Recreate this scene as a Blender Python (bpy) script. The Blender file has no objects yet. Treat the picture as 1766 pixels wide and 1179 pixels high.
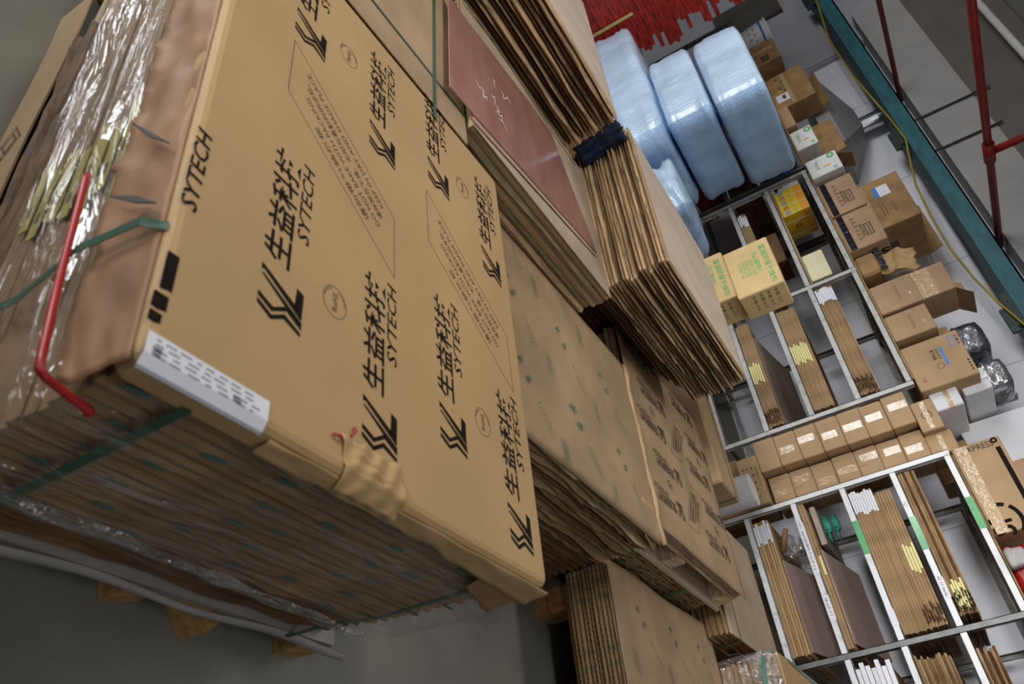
import bpy, bmesh, math, random
from mathutils import Vector, Matrix, noise
S = bpy.context.scene
COL = S.collection
# ------------------------------------------------------------------ camera, world, lights, exposure
W, H, FPX = 1766, 1179, 1342.0
HD, UPA, BD = 503.7, math.radians(24.09), 1249.0      # distance to the horizon, roll, right-hand vanishing point
EYE = Vector((0, 0, 1.476))
def _dir(u, v): return Vector((u - W / 2, -(v - H / 2), -FPX)).normalized()
_up = Vector((math.cos(UPA), -math.sin(UPA))); _rt = Vector((-_up.y, _up.x)); _c = Vector((W / 2, H / 2))
_y = _dir(*(_c + HD * _up + BD * _rt)); _z = -_dir(*(_c - FPX * FPX / HD * _up)); _x = _y.cross(_z)
ROT = Matrix((_x, _y, _z))
cam = bpy.data.cameras.new('camera'); camo = bpy.data.objects.new('camera', cam); COL.objects.link(camo)
cam.sensor_width = 36; cam.lens = FPX / W * 36; cam.clip_start = .02; cam.clip_end = 60
camo.matrix_world = Matrix.Translation(EYE) @ ROT.to_4x4()
cam.dof.use_dof = True; cam.dof.focus_distance = 3.6; cam.dof.aperture_fstop = 4.5
S.camera = camo
S.view_settings.view_transform = 'Standard'; S.view_settings.look = 'None'
S.view_settings.exposure = 0.0; S.view_settings.gamma = 1; S.view_settings.use_curve_mapping = False
wd = bpy.data.worlds.new('world'); S.world = wd; wd.use_nodes = True
wd.node_tree.nodes['Background'].inputs[0].default_value = (.80, .90, 1, 1)
wd.node_tree.nodes['Background'].inputs[1].default_value = .20
def area(name, loc, target, sx, sy, power, col=(1, 1, 1), spread=180):
    l = bpy.data.lights.new(name, 'AREA'); l.shape = 'RECTANGLE'; l.size = sx; l.size_y = sy; l.energy = power; l.color = col; l.spread = math.radians(spread)
    o = bpy.data.objects.new(name, l); COL.objects.link(o); o.location = loc
    o.rotation_euler = (Vector(target) - Vector(loc)).to_track_quat('-Z', 'Y').to_euler()
    return o
area('doorway_daylight', (-7.0, -3.4, 1.2), (-2.0, 5.4, 1.0), 4.2, 2.0, 340, (.94, .97, 1))
area('rack_fill_beam', (-1.9, -5.2, 2.5), (-1.5, 6.7, 1.0), 2.0, 1.0, 17, (.96, .98, 1), 30)  # added narrow beam that brightens the racks and the wall behind them
area('ceiling_lamp_left', (-5.6, 3.2, 3.5), (-5.6, 3.2, 0), 1.6, .4, 20, (1, .98, .95))
area('ceiling_lamp_middle', (-2.2, .4, 3.5), (-2.1, 1.0, 0), 1.6, .4, 35, (1, .98, .95))
area('near_fill_light', (.7, .5, 3.5), (.6, .6, 0), 1.4, .4, 15, (1, .98, .95))  # added fill light to lift the right-hand faces and the floor
area('ceiling_lamp_right', (-1.5, 4.0, 3.5), (-1.5, 4.0, 0), 1.6, .4, 22, (1, .98, .95))

def at(u, v, ax, val):
    """point on the plane axis=val seen in direction (u, v); used to lay out printed marks and set sizes"""
    r = ROT @ Vector((u - W / 2, -(v - H / 2), -FPX))
    return EYE + r * ((val - EYE[ax]) / r[ax])

# ------------------------------------------------------------------ materials
def lin(h):
    h = h.lstrip('#'); c = [int(h[i:i + 2], 16) / 255 for i in (0, 2, 4)]
    return [x / 12.92 if x < .04045 else ((x + .055) / 1.055) ** 2.4 for x in c]
def mat(name, col, rough=.7, metal=0, var=.12, scale=6, bump=0, bscale=40, coat=0, spec=.5, stretch=(1, 1, 1), col2=None, edge=(.35, .65)):
    m = bpy.data.materials.new(name); m.use_nodes = True; nt = m.node_tree; N = nt.nodes; L = nt.links
    b = N['Principled BSDF']; c = lin(col)
    b.inputs['Roughness'].default_value = rough; b.inputs['Metallic'].default_value = metal
    b.inputs['Specular IOR Level'].default_value = spec
    b.inputs['Coat Weight'].default_value = coat; b.inputs['Coat Roughness'].default_value = .12
    tc = N.new('ShaderNodeTexCoord'); mp = N.new('ShaderNodeMapping'); mp.inputs['Scale'].default_value = stretch
    L.new(tc.outputs['Object'], mp.inputs[0])
    nz = N.new('ShaderNodeTexNoise'); nz.inputs['Scale'].default_value = scale; nz.inputs['Detail'].default_value = 5
    L.new(mp.outputs[0], nz.inputs[0])
    rp = N.new('ShaderNodeValToRGB'); rp.color_ramp.elements[0].position = edge[0]; rp.color_ramp.elements[1].position = edge[1]
    c2 = lin(col2) if col2 else [x * (1 - 2 * var) for x in c]
    rp.color_ramp.elements[0].color = (*c2, 1); rp.color_ramp.elements[1].color = (*[min(1, x * (1 + (0 if col2 else var))) for x in c], 1)
    L.new(nz.outputs['Fac'], rp.inputs[0]); L.new(rp.outputs[0], b.inputs['Base Color'])
    if bump:
        n2 = N.new('ShaderNodeTexNoise'); n2.inputs['Scale'].default_value = bscale; n2.inputs['Detail'].default_value = 3
        L.new(mp.outputs[0], n2.inputs[0]); bp = N.new('ShaderNodeBump'); bp.inputs['Strength'].default_value = bump; bp.inputs['Distance'].default_value = .01
        L.new(n2.outputs['Fac'], bp.inputs['Height']); L.new(bp.outputs[0], b.inputs['Normal'])
    return m
def film(name, alpha, tint='#ffffff', bump=.8, bscale=14, stretch=(1, 1, 1), rough=.12, haze=.25, gloss=.7):
    m = bpy.data.materials.new(name); m.use_nodes = True; nt = m.node_tree; N = nt.nodes; L = nt.links
    N.remove(N['Principled BSDF'])
    df = N.new('ShaderNodeBsdfDiffuse'); df.inputs[0].default_value = (*lin(tint), 1)
    gl = N.new('ShaderNodeBsdfGlossy'); gl.inputs['Roughness'].default_value = rough; gl.inputs[0].default_value = (1, 1, 1, 1)
    md = N.new('ShaderNodeMixShader'); md.inputs[0].default_value = gloss
    tr = N.new('ShaderNodeBsdfTransparent'); mx = N.new('ShaderNodeMixShader')
    tc = N.new('ShaderNodeTexCoord'); mp = N.new('ShaderNodeMapping'); mp.inputs['Scale'].default_value = stretch
    L.new(tc.outputs['Object'], mp.inputs[0])
    n2 = N.new('ShaderNodeTexNoise'); n2.inputs['Scale'].default_value = bscale; n2.inputs['Detail'].default_value = 4; n2.inputs['Distortion'].default_value = 1.2
    L.new(mp.outputs[0], n2.inputs[0])
    bp = N.new('ShaderNodeBump'); bp.inputs['Strength'].default_value = bump; bp.inputs['Distance'].default_value = .03
    L.new(n2.outputs['Fac'], bp.inputs['Height'])
    for q in (df, gl): L.new(bp.outputs[0], q.inputs['Normal'])
    n3 = N.new('ShaderNodeTexNoise'); n3.inputs['Scale'].default_value = bscale * .45; n3.inputs['Detail'].default_value = 6
    L.new(mp.outputs[0], n3.inputs[0])
    mr = N.new('ShaderNodeMapRange'); mr.inputs['From Min'].default_value = .4; mr.inputs['From Max'].default_value = .75
    mr.inputs['To Min'].default_value = alpha; mr.inputs['To Max'].default_value = min(1, alpha + haze)
    L.new(n3.outputs['Fac'], mr.inputs[0]); L.new(mr.outputs[0], mx.inputs[0])
    L.new(df.outputs[0], md.inputs[1]); L.new(gl.outputs[0], md.inputs[2])
    L.new(tr.outputs[0], mx.inputs[1]); L.new(md.outputs[0], mx.inputs[2]); L.new(mx.outputs[0], N['Material Output'].inputs[0])
    return m
M = {}
M['kraft'] = mat('kraft', '#b49263', .62, var=.04, scale=3, bump=.05, bscale=60)
M['kraft_pink'] = mat('kraft_pink', '#96704f', .65, var=.08, scale=5, bump=.1, bscale=30)
M['kraft_dusty'] = mat('kraft_dusty', '#a98d6b', .7, var=.10, scale=4, bump=.08, bscale=30)
M['kraft_edge'] = mat('kraft_edge', '#a98a63', .75, var=.14, scale=9, bump=.15, bscale=60, stretch=(1, 1, 4))
M['kraft_pale'] = mat('kraft_pale', '#b99a72', .75, var=.12, scale=7, bump=.15, bscale=50, stretch=(1, 1, 3))
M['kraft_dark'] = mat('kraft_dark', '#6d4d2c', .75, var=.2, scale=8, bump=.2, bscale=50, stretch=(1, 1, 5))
M['board_edge'] = mat('board_edge', '#8a7a5a', .7, var=.15, scale=10, stretch=(1, 1, 5))
M['beige_sheet'] = mat('beige_sheet', '#b5a188', .6, var=.10, scale=4, bump=.04)
M['fan_top'] = mat('fan_top', '#cfbba8', .6, var=.06, scale=3, bump=.04, stretch=(3, 1, 1))
M['grey_sheet'] = mat('grey_sheet', '#a89a8c', .55, var=.12, scale=3, stretch=(1, 3, 1))
M['carton'] = mat('carton', '#ab8c66', .7, var=.06, scale=5, bump=.05, bscale=80)
M['carton_orange'] = mat('carton_orange', '#ab8a6a', .7, var=.08, scale=5, bump=.05, bscale=80)
M['carton_tan'] = mat('carton_tan', '#cfb27c', .7, var=.05, scale=5)
M['carton_old'] = mat('carton_old', '#a07d50', .75, var=.14, scale=6, bump=.1)
M['cream'] = mat('cream', '#e2d8ac', .6, var=.03)
M['yellow_carton'] = mat('yellow_carton', '#e0b818', .5, var=.06)
M['yellow_side'] = mat('yellow_side', '#d0a514', .5, var=.06)
M['orange_panel'] = mat('orange_panel', '#e89a2a', .5, var=.05)
M['white_card'] = mat('white_card', '#dcdcd8', .6, var=.03)
M['foam_white'] = mat('foam_white', '#d6d6da', .75, var=.03, bump=.05, bscale=120)
M['paper'] = mat('paper', '#e4e4ea', .6, var=.03)
M['pink_paper'] = mat('pink_paper', '#d8a79c', .6, var=.08)
M['yellow_tag'] = mat('yellow_tag', '#e6dc96', .6, var=.05)
M['yellow_label'] = mat('yellow_label', '#a89a4c', .6, var=.08)
M['ink'] = mat('ink', '#1c140e', .85, var=.05, spec=.15)
M['ink_thin'] = mat('ink_thin', '#4a3826', .7, var=.05)
M['ink_faded'] = mat('ink_faded', '#5a4936', .7, var=.1)
M['ink_green'] = mat('ink_green', '#4f7a4c', .7, var=.1)
M['ink_pale_green'] = mat('ink_pale_green', '#56795c', .7, var=.1)
M['ink_teal'] = mat('ink_teal', '#24685a', .7, var=.1)
M['ink_bright_green'] = mat('ink_bright_green', '#4fa35a', .6, var=.06)
M['ink_grey'] = mat('ink_grey', '#8a8a92', .7, var=.05)
M['ink_red'] = mat('ink_red', '#a33338', .7, var=.05)
M['ink_blue'] = mat('ink_blue', '#3d7dc8', .6, var=.05)
M['chalk'] = mat('chalk', '#f0e8e4', .8, var=.03)
M['strap_green'] = mat('strap_green', '#24503a', .45, var=.1, coat=.2)
M['strap_dark'] = mat('strap_dark', '#1d3b2d', .5, var=.1)
M['strap_teal'] = mat('strap_teal', '#5b8a7a', .4, var=.1, coat=.3)
M['red_plastic'] = mat('red_plastic', '#a3130f', .4, var=.08)
M['red_board'] = mat('red_board', '#b28376', .20, var=.08, scale=3, stretch=(1, 3, 1), coat=.6, col2='#a5716a')
M['pink_board'] = mat('pink_board', '#c9b0a6', .4, var=.08, scale=2)
M['red_strip'] = mat('red_strip', '#c5382c', .45, var=.25, scale=10, stretch=(5, 1, 5))
M['wood'] = mat('wood', '#b48a52', .7, var=.16, scale=5, stretch=(10, 1, 10), bump=.1)
M['wood_pale'] = mat('wood_pale', '#e2ca9a', .7, var=.16, scale=6, stretch=(10, 1, 10), bump=.1)
M['wood_red'] = mat('wood_red', '#a8734f', .7, var=.2, scale=8, stretch=(4, 1, 4))
M['plywood'] = mat('plywood', '#d8c0a2', .7, var=.2, scale=6, stretch=(1, 1, 18))
M['white_plastic'] = mat('white_plastic', '#a39d98', .4, var=.06, bump=.2, bscale=20)
M['film'] = film('stretch_film', .08, '#a8a098', 1.0, 9, (.45, .5, 2.8), .10, .20, .85)
M['film_hem'] = film('film_hem', .30, '#8f8a84', 1.2, 16, (.6, .5, 2), .12, .4, .6)
M['kraft_load'] = mat('kraft_load', '#8b6b45', .75, var=.16, scale=9, bump=.15, bscale=60, stretch=(1, 1, 4))
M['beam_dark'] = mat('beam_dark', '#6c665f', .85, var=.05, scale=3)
M['foil'] = film('crumpled_film', .25, '#d8d0c4', 1.2, 18, (2.2, 1, .6), .08, .5, .75)
M['blue_bag'] = mat('blue_bag', '#c6e0f8', .30, var=.07, scale=3, bump=1.0, bscale=13, coat=.5, stretch=(2.2, 1, .7))
M['blue_wrap'] = mat('blue_wrap', '#a9caf0', .42, var=.10, scale=4, bump=.7, bscale=60, coat=.2)
M['blue_foot'] = mat('blue_foot', '#2f7fd0', .5, var=.2)
M['navy'] = mat('navy', '#16294a', .6, var=.2, bump=.3, bscale=30)
M['steel_white'] = mat('steel_white', '#e2e2e2', .38, var=.05, scale=14, col2='#c4c4c2', edge=(.3, .42))
M['steel_grey'] = mat('steel_grey', '#b4b2ae', .45, var=.1, scale=16, col2='#9c9994', edge=(.35, .5))
M['steel_dark'] = mat('steel_dark', '#6a6a68', .4, metal=.3, var=.15, scale=14)
M['steel_old'] = mat('steel_old', '#8d8983', .5, metal=.2, var=.14, scale=18)
M['galv'] = mat('galv', '#c4c6c8', .22, metal=1, var=.12, scale=9)
M['hood_grey'] = mat('hood_grey', '#9a9a9a', .5, metal=.25, var=.06, scale=4)
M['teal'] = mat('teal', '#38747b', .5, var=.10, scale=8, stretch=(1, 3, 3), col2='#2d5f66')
M['teal_shade'] = mat('teal_shade', '#1d2f30', .6, var=.1)
M['clamp'] = mat('clamp', '#33403a', .5, metal=.3, var=.15)
M['hose'] = mat('hose', '#a59232', .5, var=.1)
M['pipe_red'] = mat('pipe_red', '#8a1d18', .4, var=.12)
M['conduit'] = mat('conduit', '#2e2c2a', .5, var=.1)
M['wall'] = mat('wall', '#ededf2', .7, var=.03, scale=2, bump=.03, bscale=20)
M['wall_grey'] = mat('wall_grey', '#a6a6aa', .75, var=.04, scale=2, bump=.04, bscale=20)
M['dado'] = mat('dado', '#7b7668', .75, var=.10, scale=3)
M['ceiling'] = mat('ceiling', '#9c9a98', .85, var=.05, scale=2)
M['beam'] = mat('beam', '#a6a39f', .8, var=.04, scale=3, bump=.03)
M['floor'] = mat('floor', '#7c7a70', .5, var=.10, scale=2.2, bump=.03, bscale=30)
M['dark'] = mat('dark', '#2c2724', .7, var=.1)
M['panel'] = mat('panel', '#4c4842', .6, var=.08)
M['black_tape'] = mat('black_tape', '#17161a', .18, var=.1, bump=.4, bscale=25, coat=.6)
M['clear_tape'] = mat('clear_tape', '#bb9d74', .16, var=.05, bump=.7, bscale=28, coat=.8)
M['green_tape'] = mat('green_tape', '#49a05a', .3, var=.05, coat=.5, bump=.2)
M['burnt'] = mat('burnt', '#3a2a1c', .8, var=.25, scale=20)
M['glove'] = mat('glove', '#3f9a86', .6, var=.1)
M['silver'] = mat('silver', '#a8a8aa', .2, metal=.85, var=.12, bump=1, bscale=22)
M['silver_dark'] = mat('silver_dark', '#77777c', .25, metal=.8, var=.15, bump=1, bscale=22)

# ------------------------------------------------------------------ geometry helpers
R = random.Random(7)
class MB:
    def __init__(s): s.v = []; s.f = []; s.m = []
    def add(s, vs, fs, m=0):
        k = len(s.v); s.v += [tuple(v) for v in vs]
        for f in fs: s.f.append([i + k for i in f]); s.m.append(m)
        return s
    def box(s, x0, x1, y0, y1, z0, z1, m=0, c=.0):
        if not c:
            v = [(x, y, z) for z in (z0, z1) for x, y in ((x0, y0), (x1, y0), (x1, y1), (x0, y1))]
            return s.add(v, [(3, 2, 1, 0), (4, 5, 6, 7), (0, 1, 5, 4), (1, 2, 6, 5), (2, 3, 7, 6), (3, 0, 4, 7)], m)
        o = [(x0 + c, y0), (x1 - c, y0), (x1, y0 + c), (x1, y1 - c), (x1 - c, y1), (x0 + c, y1), (x0, y1 - c), (x0, y0 + c)]
        cx, cy = (x0 + x1) / 2, (y0 + y1) / 2
        def ins(p): return (p[0] + (c if p[0] < cx else -c) * .8, p[1] + (c if p[1] < cy else -c) * .8)
        rings = [[(*ins(p), z0) for p in o], [(*p, z0 + c) for p in o], [(*p, z1 - c) for p in o], [(*ins(p), z1) for p in o]]
        return s.loft(rings, m)
    def loft(s, rings, m=0, caps=True):
        n = len(rings[0]); k = len(s.v)
        for r in rings: s.v += [tuple(p) for p in r]
        for a in range(len(rings) - 1):
            for i in range(n):
                j = (i + 1) % n
                s.f.append([k + a * n + i, k + a * n + j, k + (a + 1) * n + j, k + (a + 1) * n + i]); s.m.append(m)
        if caps:
            s.f.append([k + i for i in reversed(range(n))]); s.m.append(m)
            e = k + (len(rings) - 1) * n
            s.f.append([e + i for i in range(n)]); s.m.append(m)
        return s
    def tube(s, pts, r, n=8, m=0):
        pts = [Vector(p) for p in pts]; rings = []; a = None
        for i, p in enumerate(pts):
            d = (pts[min(i + 1, len(pts) - 1)] - pts[max(i - 1, 0)]).normalized()
            if a is None: a = d.orthogonal().normalized()
            a = (a - d * a.dot(d)).normalized(); b = d.cross(a)
            rr = r[i] if isinstance(r, (list, tuple)) else r
            rings.append([p + (a * math.cos(t) + b * math.sin(t)) * rr for t in (2 * math.pi * q / n for q in range(n))])
        return s.loft(rings, m)
    def ribbon(s, pts, nrm, w, t=.0015, m=0, side=None):
        """flat strap along pts lying on a surface whose outward normals are nrm"""
        rings = []
        for i, p in enumerate(pts):
            p = Vector(p); d = (Vector(pts[min(i + 1, len(pts) - 1)]) - Vector(pts[max(i - 1, 0)])).normalized()
            n_ = Vector(nrm[i]).normalized(); q = Vector(side) if side else d.cross(n_).normalized()
            rings.append([p - q * w / 2, p + q * w / 2, p + q * w / 2 + n_ * t, p - q * w / 2 + n_ * t])
        return s.loft(rings, m)
    def prism(s, pts, z0, z1, m=0):
        return s.loft([[(x, y, z0) for x, y in pts], [(x, y, z1) for x, y in pts]], m)
    def grid(s, fn, nu, nv, m=0):
        k = len(s.v)
        for i in range(nu + 1):
            for j in range(nv + 1): s.v.append(tuple(fn(i / nu, j / nv)))
        for i in range(nu):
            for j in range(nv):
                a = k + i * (nv + 1) + j; s.f.append([a, a + nv + 1, a + nv + 2, a + 1]); s.m.append(m)
        return s
    def merge(s, o, off): return s.add(o.v, o.f) and s._fix(o, off)
    def _fix(s, o, off):
        s.m[-len(o.f):] = [m + off for m in o.m] if o.f else []; return s
    def mesh(s, name, mats, smooth=False, recalc=True):
        me = bpy.data.meshes.new(name); me.from_pydata(s.v, [], s.f)
        for m in (mats if isinstance(mats, (list, tuple)) else [mats]): me.materials.append(M[m] if isinstance(m, str) else m)
        me.polygons.foreach_set('material_index', s.m)
        if recalc:
            b = bmesh.new(); b.from_mesh(me); bmesh.ops.recalc_face_normals(b, faces=b.faces); b.to_mesh(me); b.free()
        if smooth: me.polygons.foreach_set('use_smooth', [True] * len(me.polygons))
        me.update(); return me
    def build(s, name, mats, parent=None, smooth=False, loc=None, rz=0, solid=0, recalc=True, **tags):
        o = bpy.data.objects.new(name, s.mesh(name, mats, smooth, recalc)); COL.objects.link(o)
        if parent: o.parent = parent
        if loc is not None: o.location = loc
        if rz: o.rotation_euler = (0, 0, rz)
        if solid:
            md = o.modifiers.new('thickness', 'SOLIDIFY'); md.thickness = solid; md.offset = 0
        if tags: tag(o, **tags)
        return o
def tag(o, label=None, cat=None, group=None, kind=None):
    for k, v in (('label', label), ('category', cat), ('group', group), ('kind', kind)):
        if v: o[k] = v
    return o
def thing(name, loc, label, cat, group=None, rz=0):
    o = bpy.data.objects.new(name, None); COL.objects.link(o); o.location = loc; o.rotation_euler = (0, 0, rz); o.empty_display_size = .1
    return tag(o, label, cat, group)
def struct(name, mb, m): return mb.build(name, m, kind='structure')
ORD = 'first second third fourth fifth sixth seventh eighth ninth tenth eleventh twelfth thirteenth fourteenth fifteenth sixteenth seventeenth eighteenth nineteenth twentieth'.split()
ORD += ['twenty-' + w for w in ORD[:9]]
def rank(i, n):
    if n == 1: return 'single'
    if i == 0: return 'topmost'
    if i == n - 1: return 'bottom'
    return ORD[i] + ' from top'
# ---- flat lettering
_tc = {}
def text_geo(t, bold=0):
    if (t, bold) in _tc: return _tc[t, bold]
    cu = bpy.data.curves.new('t', 'FONT'); cu.body = t; cu.size = 1; cu.align_x = 'LEFT'; cu.align_y = 'BOTTOM_BASELINE'; cu.resolution_u = 2; cu.offset = bold
    o = bpy.data.objects.new('t', cu); COL.objects.link(o); dg = bpy.context.evaluated_depsgraph_get(); dg.update()
    me = bpy.data.meshes.new_from_object(o.evaluated_get(dg))
    vs = [(v.co.x, v.co.y) for v in me.vertices]; fs = [list(p.vertices) for p in me.polygons]
    bpy.data.objects.remove(o); bpy.data.curves.remove(cu); bpy.data.meshes.remove(me)
    if vs:
        x0 = min(v[0] for v in vs); x1 = max(v[0] for v in vs); y0 = min(v[1] for v in vs); y1 = max(v[1] for v in vs)
    else: x0 = y0 = 0; x1 = y1 = 1
    _tc[t, bold] = (vs, fs, x0, x1, y0, y1); return _tc[t, bold]
def put_text(mb, t, o, ux, uy, w=None, h=None, m=0, bold=0, shear=0, center=True):
    """lettering in the plane (ux, uy): fitted to width w and/or height h; o is its centre (or lower left corner)"""
    vs, fs, x0, x1, y0, y1 = text_geo(t, bold); o = Vector(o); ux = Vector(ux).normalized(); uy = Vector(uy); uy.normalize()
    sx = w / (x1 - x0) if w else h / (y1 - y0); sy = h / (y1 - y0) if h else sx
    ax, ay = ((x0 + x1) / 2, (y0 + y1) / 2) if center else (x0, y0)
    n = ux.cross(uy).normalized() * .0004
    mb.add([o + n + ux * ((x - ax) * sx + shear * (y - ay) * sy) + uy * ((y - ay) * sy) for x, y in vs], fs, m)
def poly(mb, pts, o, ux, uy, m=0, t=.0005):
    ux = Vector(ux); uy = Vector(uy); n = ux.cross(uy).normalized() * t; o = Vector(o)
    mb.add([o + ux * a + uy * b + n for a, b in pts], [list(range(len(pts)))], m)
def line(mb, a, b, n, w, m=0, t=.0005):
    a = Vector(a); b = Vector(b); n = Vector(n).normalized(); q = (b - a).normalized().cross(n) * w / 2
    mb.add([a - q + n * t, a + q + n * t, b + q + n * t, b - q + n * t], [(0, 1, 2, 3)], m)
def outline(mb, pts, n, w, m=0, close=True, t=.0005):
    """mitred line of width w through pts"""
    P = [Vector(p) for p in pts]; n = Vector(n).normalized(); k = len(P); a = []
    for i in range(k):
        d0 = (P[i] - P[i - 1]).normalized() if close or i else None; d1 = (P[(i + 1) % k] - P[i]).normalized() if close or i < k - 1 else None
        d0 = d0 or d1; d1 = d1 or d0; d = (d0 + d1).normalized() if (d0 + d1).length > 1e-4 else d1
        q = d.cross(n); c = max(.35, d.dot(d1)); a.append((P[i] - q * w / 2 / c + n * t, P[i] + q * w / 2 / c + n * t))
    b = len(mb.v); mb.v += [tuple(v) for pr in a for v in pr]
    for i in range(k if close else k - 1):
        j = (i + 1) % k; mb.f.append([b + 2 * i, b + 2 * i + 1, b + 2 * j + 1, b + 2 * j]); mb.m.append(m)
def ellipse(mb, o, ux, uy, a, b, w, m=0, k=28):
    o = Vector(o); ux = Vector(ux).normalized(); uy = Vector(uy).normalized(); n = ux.cross(uy)
    outline(mb, [o + ux * a * math.cos(t) + uy * b * math.sin(t) for t in (2 * math.pi * i / k for i in range(k))], n, w, m)

# ------------------------------------------------------------------ paper wrapped board packs
def pack_geo(lx, ly, h, seed, rag=.01, inset=.012, step=.05, zig=0, bend=0, mb=None, z=0, m=0, sag=.15, m_top=None):
    """a slab of boards in kraft paper with folded, uneven paper edges; centred on x, y, from z up"""
    r = random.Random(seed); mb = mb or MB(); P = []
    nx = max(4, int(lx / step)); ny = max(4, int(ly / step))
    for i in range(nx): P.append((-lx / 2 + lx * i / nx, -ly / 2, 0, -1))
    for i in range(ny): P.append((lx / 2, -ly / 2 + ly * i / ny, 1, 0))
    for i in range(nx): P.append((lx / 2 - lx * i / nx, ly / 2, 0, 1))
    for i in range(ny): P.append((-lx / 2, ly / 2 - ly * i / ny, -1, 0))
    rings = [[], [], [], [], []]
    for i, (x, y, ax, ay) in enumerate(P):
        corner = (abs(abs(x) - lx / 2) < 1e-6 and abs(abs(y) - ly / 2) < 1e-6)
        if corner: ax, ay = (math.copysign(.72, x), math.copysign(.72, y))
        q = noise.noise(Vector((x * 4.1 + seed * 3.7, y * 4.1, seed * 1.3))) + .5 * noise.noise(Vector((x * 15 + seed, y * 15, seed)))
        o = rag * max(-.2, .45 + .9 * q + .25 * (r.random() - .5)) + (zig if i % 2 else 0)
        zz = h * sag * noise.noise(Vector((x * 3 + seed * 7, y * 3, 2.2)))
        zm = h * (.5 + .22 * noise.noise(Vector((x * 6, y * 6, seed * 5.1))))
        for k, (off, zk) in enumerate(((-inset, 0), (o * .35 - .002, h * .2), (o, zm), (o * .35 - .002, h * .8), (-inset, h))):
            rings[k].append((x + ax * off, y + ay * off, z + zk + (zz if 0 < k < 4 else 0)))
    if bend:
        pass
    mb.loft(rings, m)
    if m_top is not None: mb.m[-1] = m_top
    return mb
def lying_pile(name, x0, x1, y0, y1, z0, n, h, seed, label_fn, cat, group, mats=('kraft_edge',), rag=.012, jit=.008, inset=.012, zig=0, step=.05, variants=5, gap=.0006, top=None, extra=None, deco=None, deco_m='ink_green', hv=0):
    cx, cy = (x0 + x1) / 2, (y0 + y1) / 2; ms = {}; out = []; r = random.Random(seed); zc = z0
    for k in range(n):
        i = n - 1 - k                                          # rank counted from the top
        va = (k * 7 + k // 3) % variants; mt = mats[k % len(mats)]
        if i == 0 and top: va = 'top'
        hk = h * (1 + hv * (((va if va != 'top' else 2) * 5 % 7) / 3 - 1))
        if (va, mt) not in ms:
            g_ = pack_geo(x1 - x0, y1 - y0, hk - gap, seed * 13 + (99 if va == 'top' else va), rag * (.6 if va == 'top' else 1), inset, step, zig, m_top=1 if va == 'top' else None)
            if deco:
                d_ = MB(); deco(d_, va if va != 'top' else 0, hk)
                if d_.f: g_.merge(d_, 2)
            ms[va, mt] = g_.mesh(name, [mt, top or mt, deco_m])
        if hv and i == 0: hk = z0 + n * h - zc
        o = bpy.data.objects.new(name, ms[va, mt]); COL.objects.link(o)
        o.location = (cx + r.uniform(-jit, jit), cy + r.uniform(-jit, jit), zc); o.rotation_euler = (0, 0, r.uniform(-1, 1) * jit * .8); zc += hk
        tag(o, label_fn(i, n), cat, group); out.append(o)
        if extra: extra(o, i, n)
    return out

# ------------------------------------------------------------------ cartons
def carton(x0, x1, y0, y1, z0, z1, label, cat='box', group=None, m='carton', tape='front', rz=0, prints=None, name='cardboard_box', flaps=(), tape_m='clear_tape', tw=.05):
    cx, cy = (x0 + x1) / 2, (y0 + y1) / 2; lx, ly, lz = x1 - x0, y1 - y0, z1 - z0
    t = thing(name, (cx, cy, z0), label, cat, group, rz)
    b = MB(); c = min(.006, lz * .08)
    b.box(-lx / 2, lx / 2, -ly / 2, ly / 2, 0, lz, 0, c); ms = [m]
    if prints:
        pr = MB(); ms += prints(pr, lx, ly, lz); b.merge(pr, 1)
    b.build('body', ms, t)
    f = -ly / 2
    if tape == 'front':                                         # carton on its side: tape down the middle of the face to the front
        tp = MB(); tp.box(-lx / 2 + .012, lx / 2 - .012, f - .0016, f - .0002, lz * .5 - tw / 2, lz * .5 + tw / 2)
        tp.build('packing_tape', tape_m, t)
    elif tape == 'upright':
        q = R.uniform(-.035, .035); tp = MB(); tp.box(q - tw / 2, q + tw / 2, f - .0016, f - .0002, R.uniform(.004, .04), lz - R.uniform(.004, .04)); tp.build('packing_tape', tape_m, t)
    elif tape == 'low':
        tp = MB(); tp.box(-lx / 2 + .004, lx / 2 - .004, f - .0016, f - .0002, lz * .06, lz * .06 + tw); tp.build('packing_tape', tape_m, t)
    elif tape == 'top':
        tp = MB(); tp.box(-lx / 2 + .004, lx / 2 - .004, -tw / 2, tw / 2, lz + .0002, lz + .0014)
        tp.box(lx / 2 + .0002, lx / 2 + .0014, -tw / 2, tw / 2, lz * .7, lz); tp.build('packing_tape', tape_m, t)
    for (px, py, ax, ln, ang) in flaps:                          # open lid flaps hinged along the top edge
        fm = MB()
        ca, sa = math.cos(ang), math.sin(ang)
        if ax == 'x':
            s = 1 if py > 0 else -1
            vs = [(-lx / 2, py, lz), (lx / 2, py, lz), (lx / 2 - .01, py + s * ln * ca, lz + ln * sa), (-lx / 2 + .01, py + s * ln * ca, lz + ln * sa)]
        else:
            s = 1 if px > 0 else -1
            vs = [(px, -ly / 2, lz), (px, ly / 2, lz), (px + s * ln * ca, ly / 2 - .01, lz + ln * sa), (px + s * ln * ca, -ly / 2 + .01, lz + ln * sa)]
        fm.add(vs, [(0, 1, 2, 3)]); fm.build('flap', m, t, solid=.004)
    return t
FX, FZ = (1, 0, 0), (0, 0, 1)      # a face turned to the front: reading direction and letter height
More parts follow.
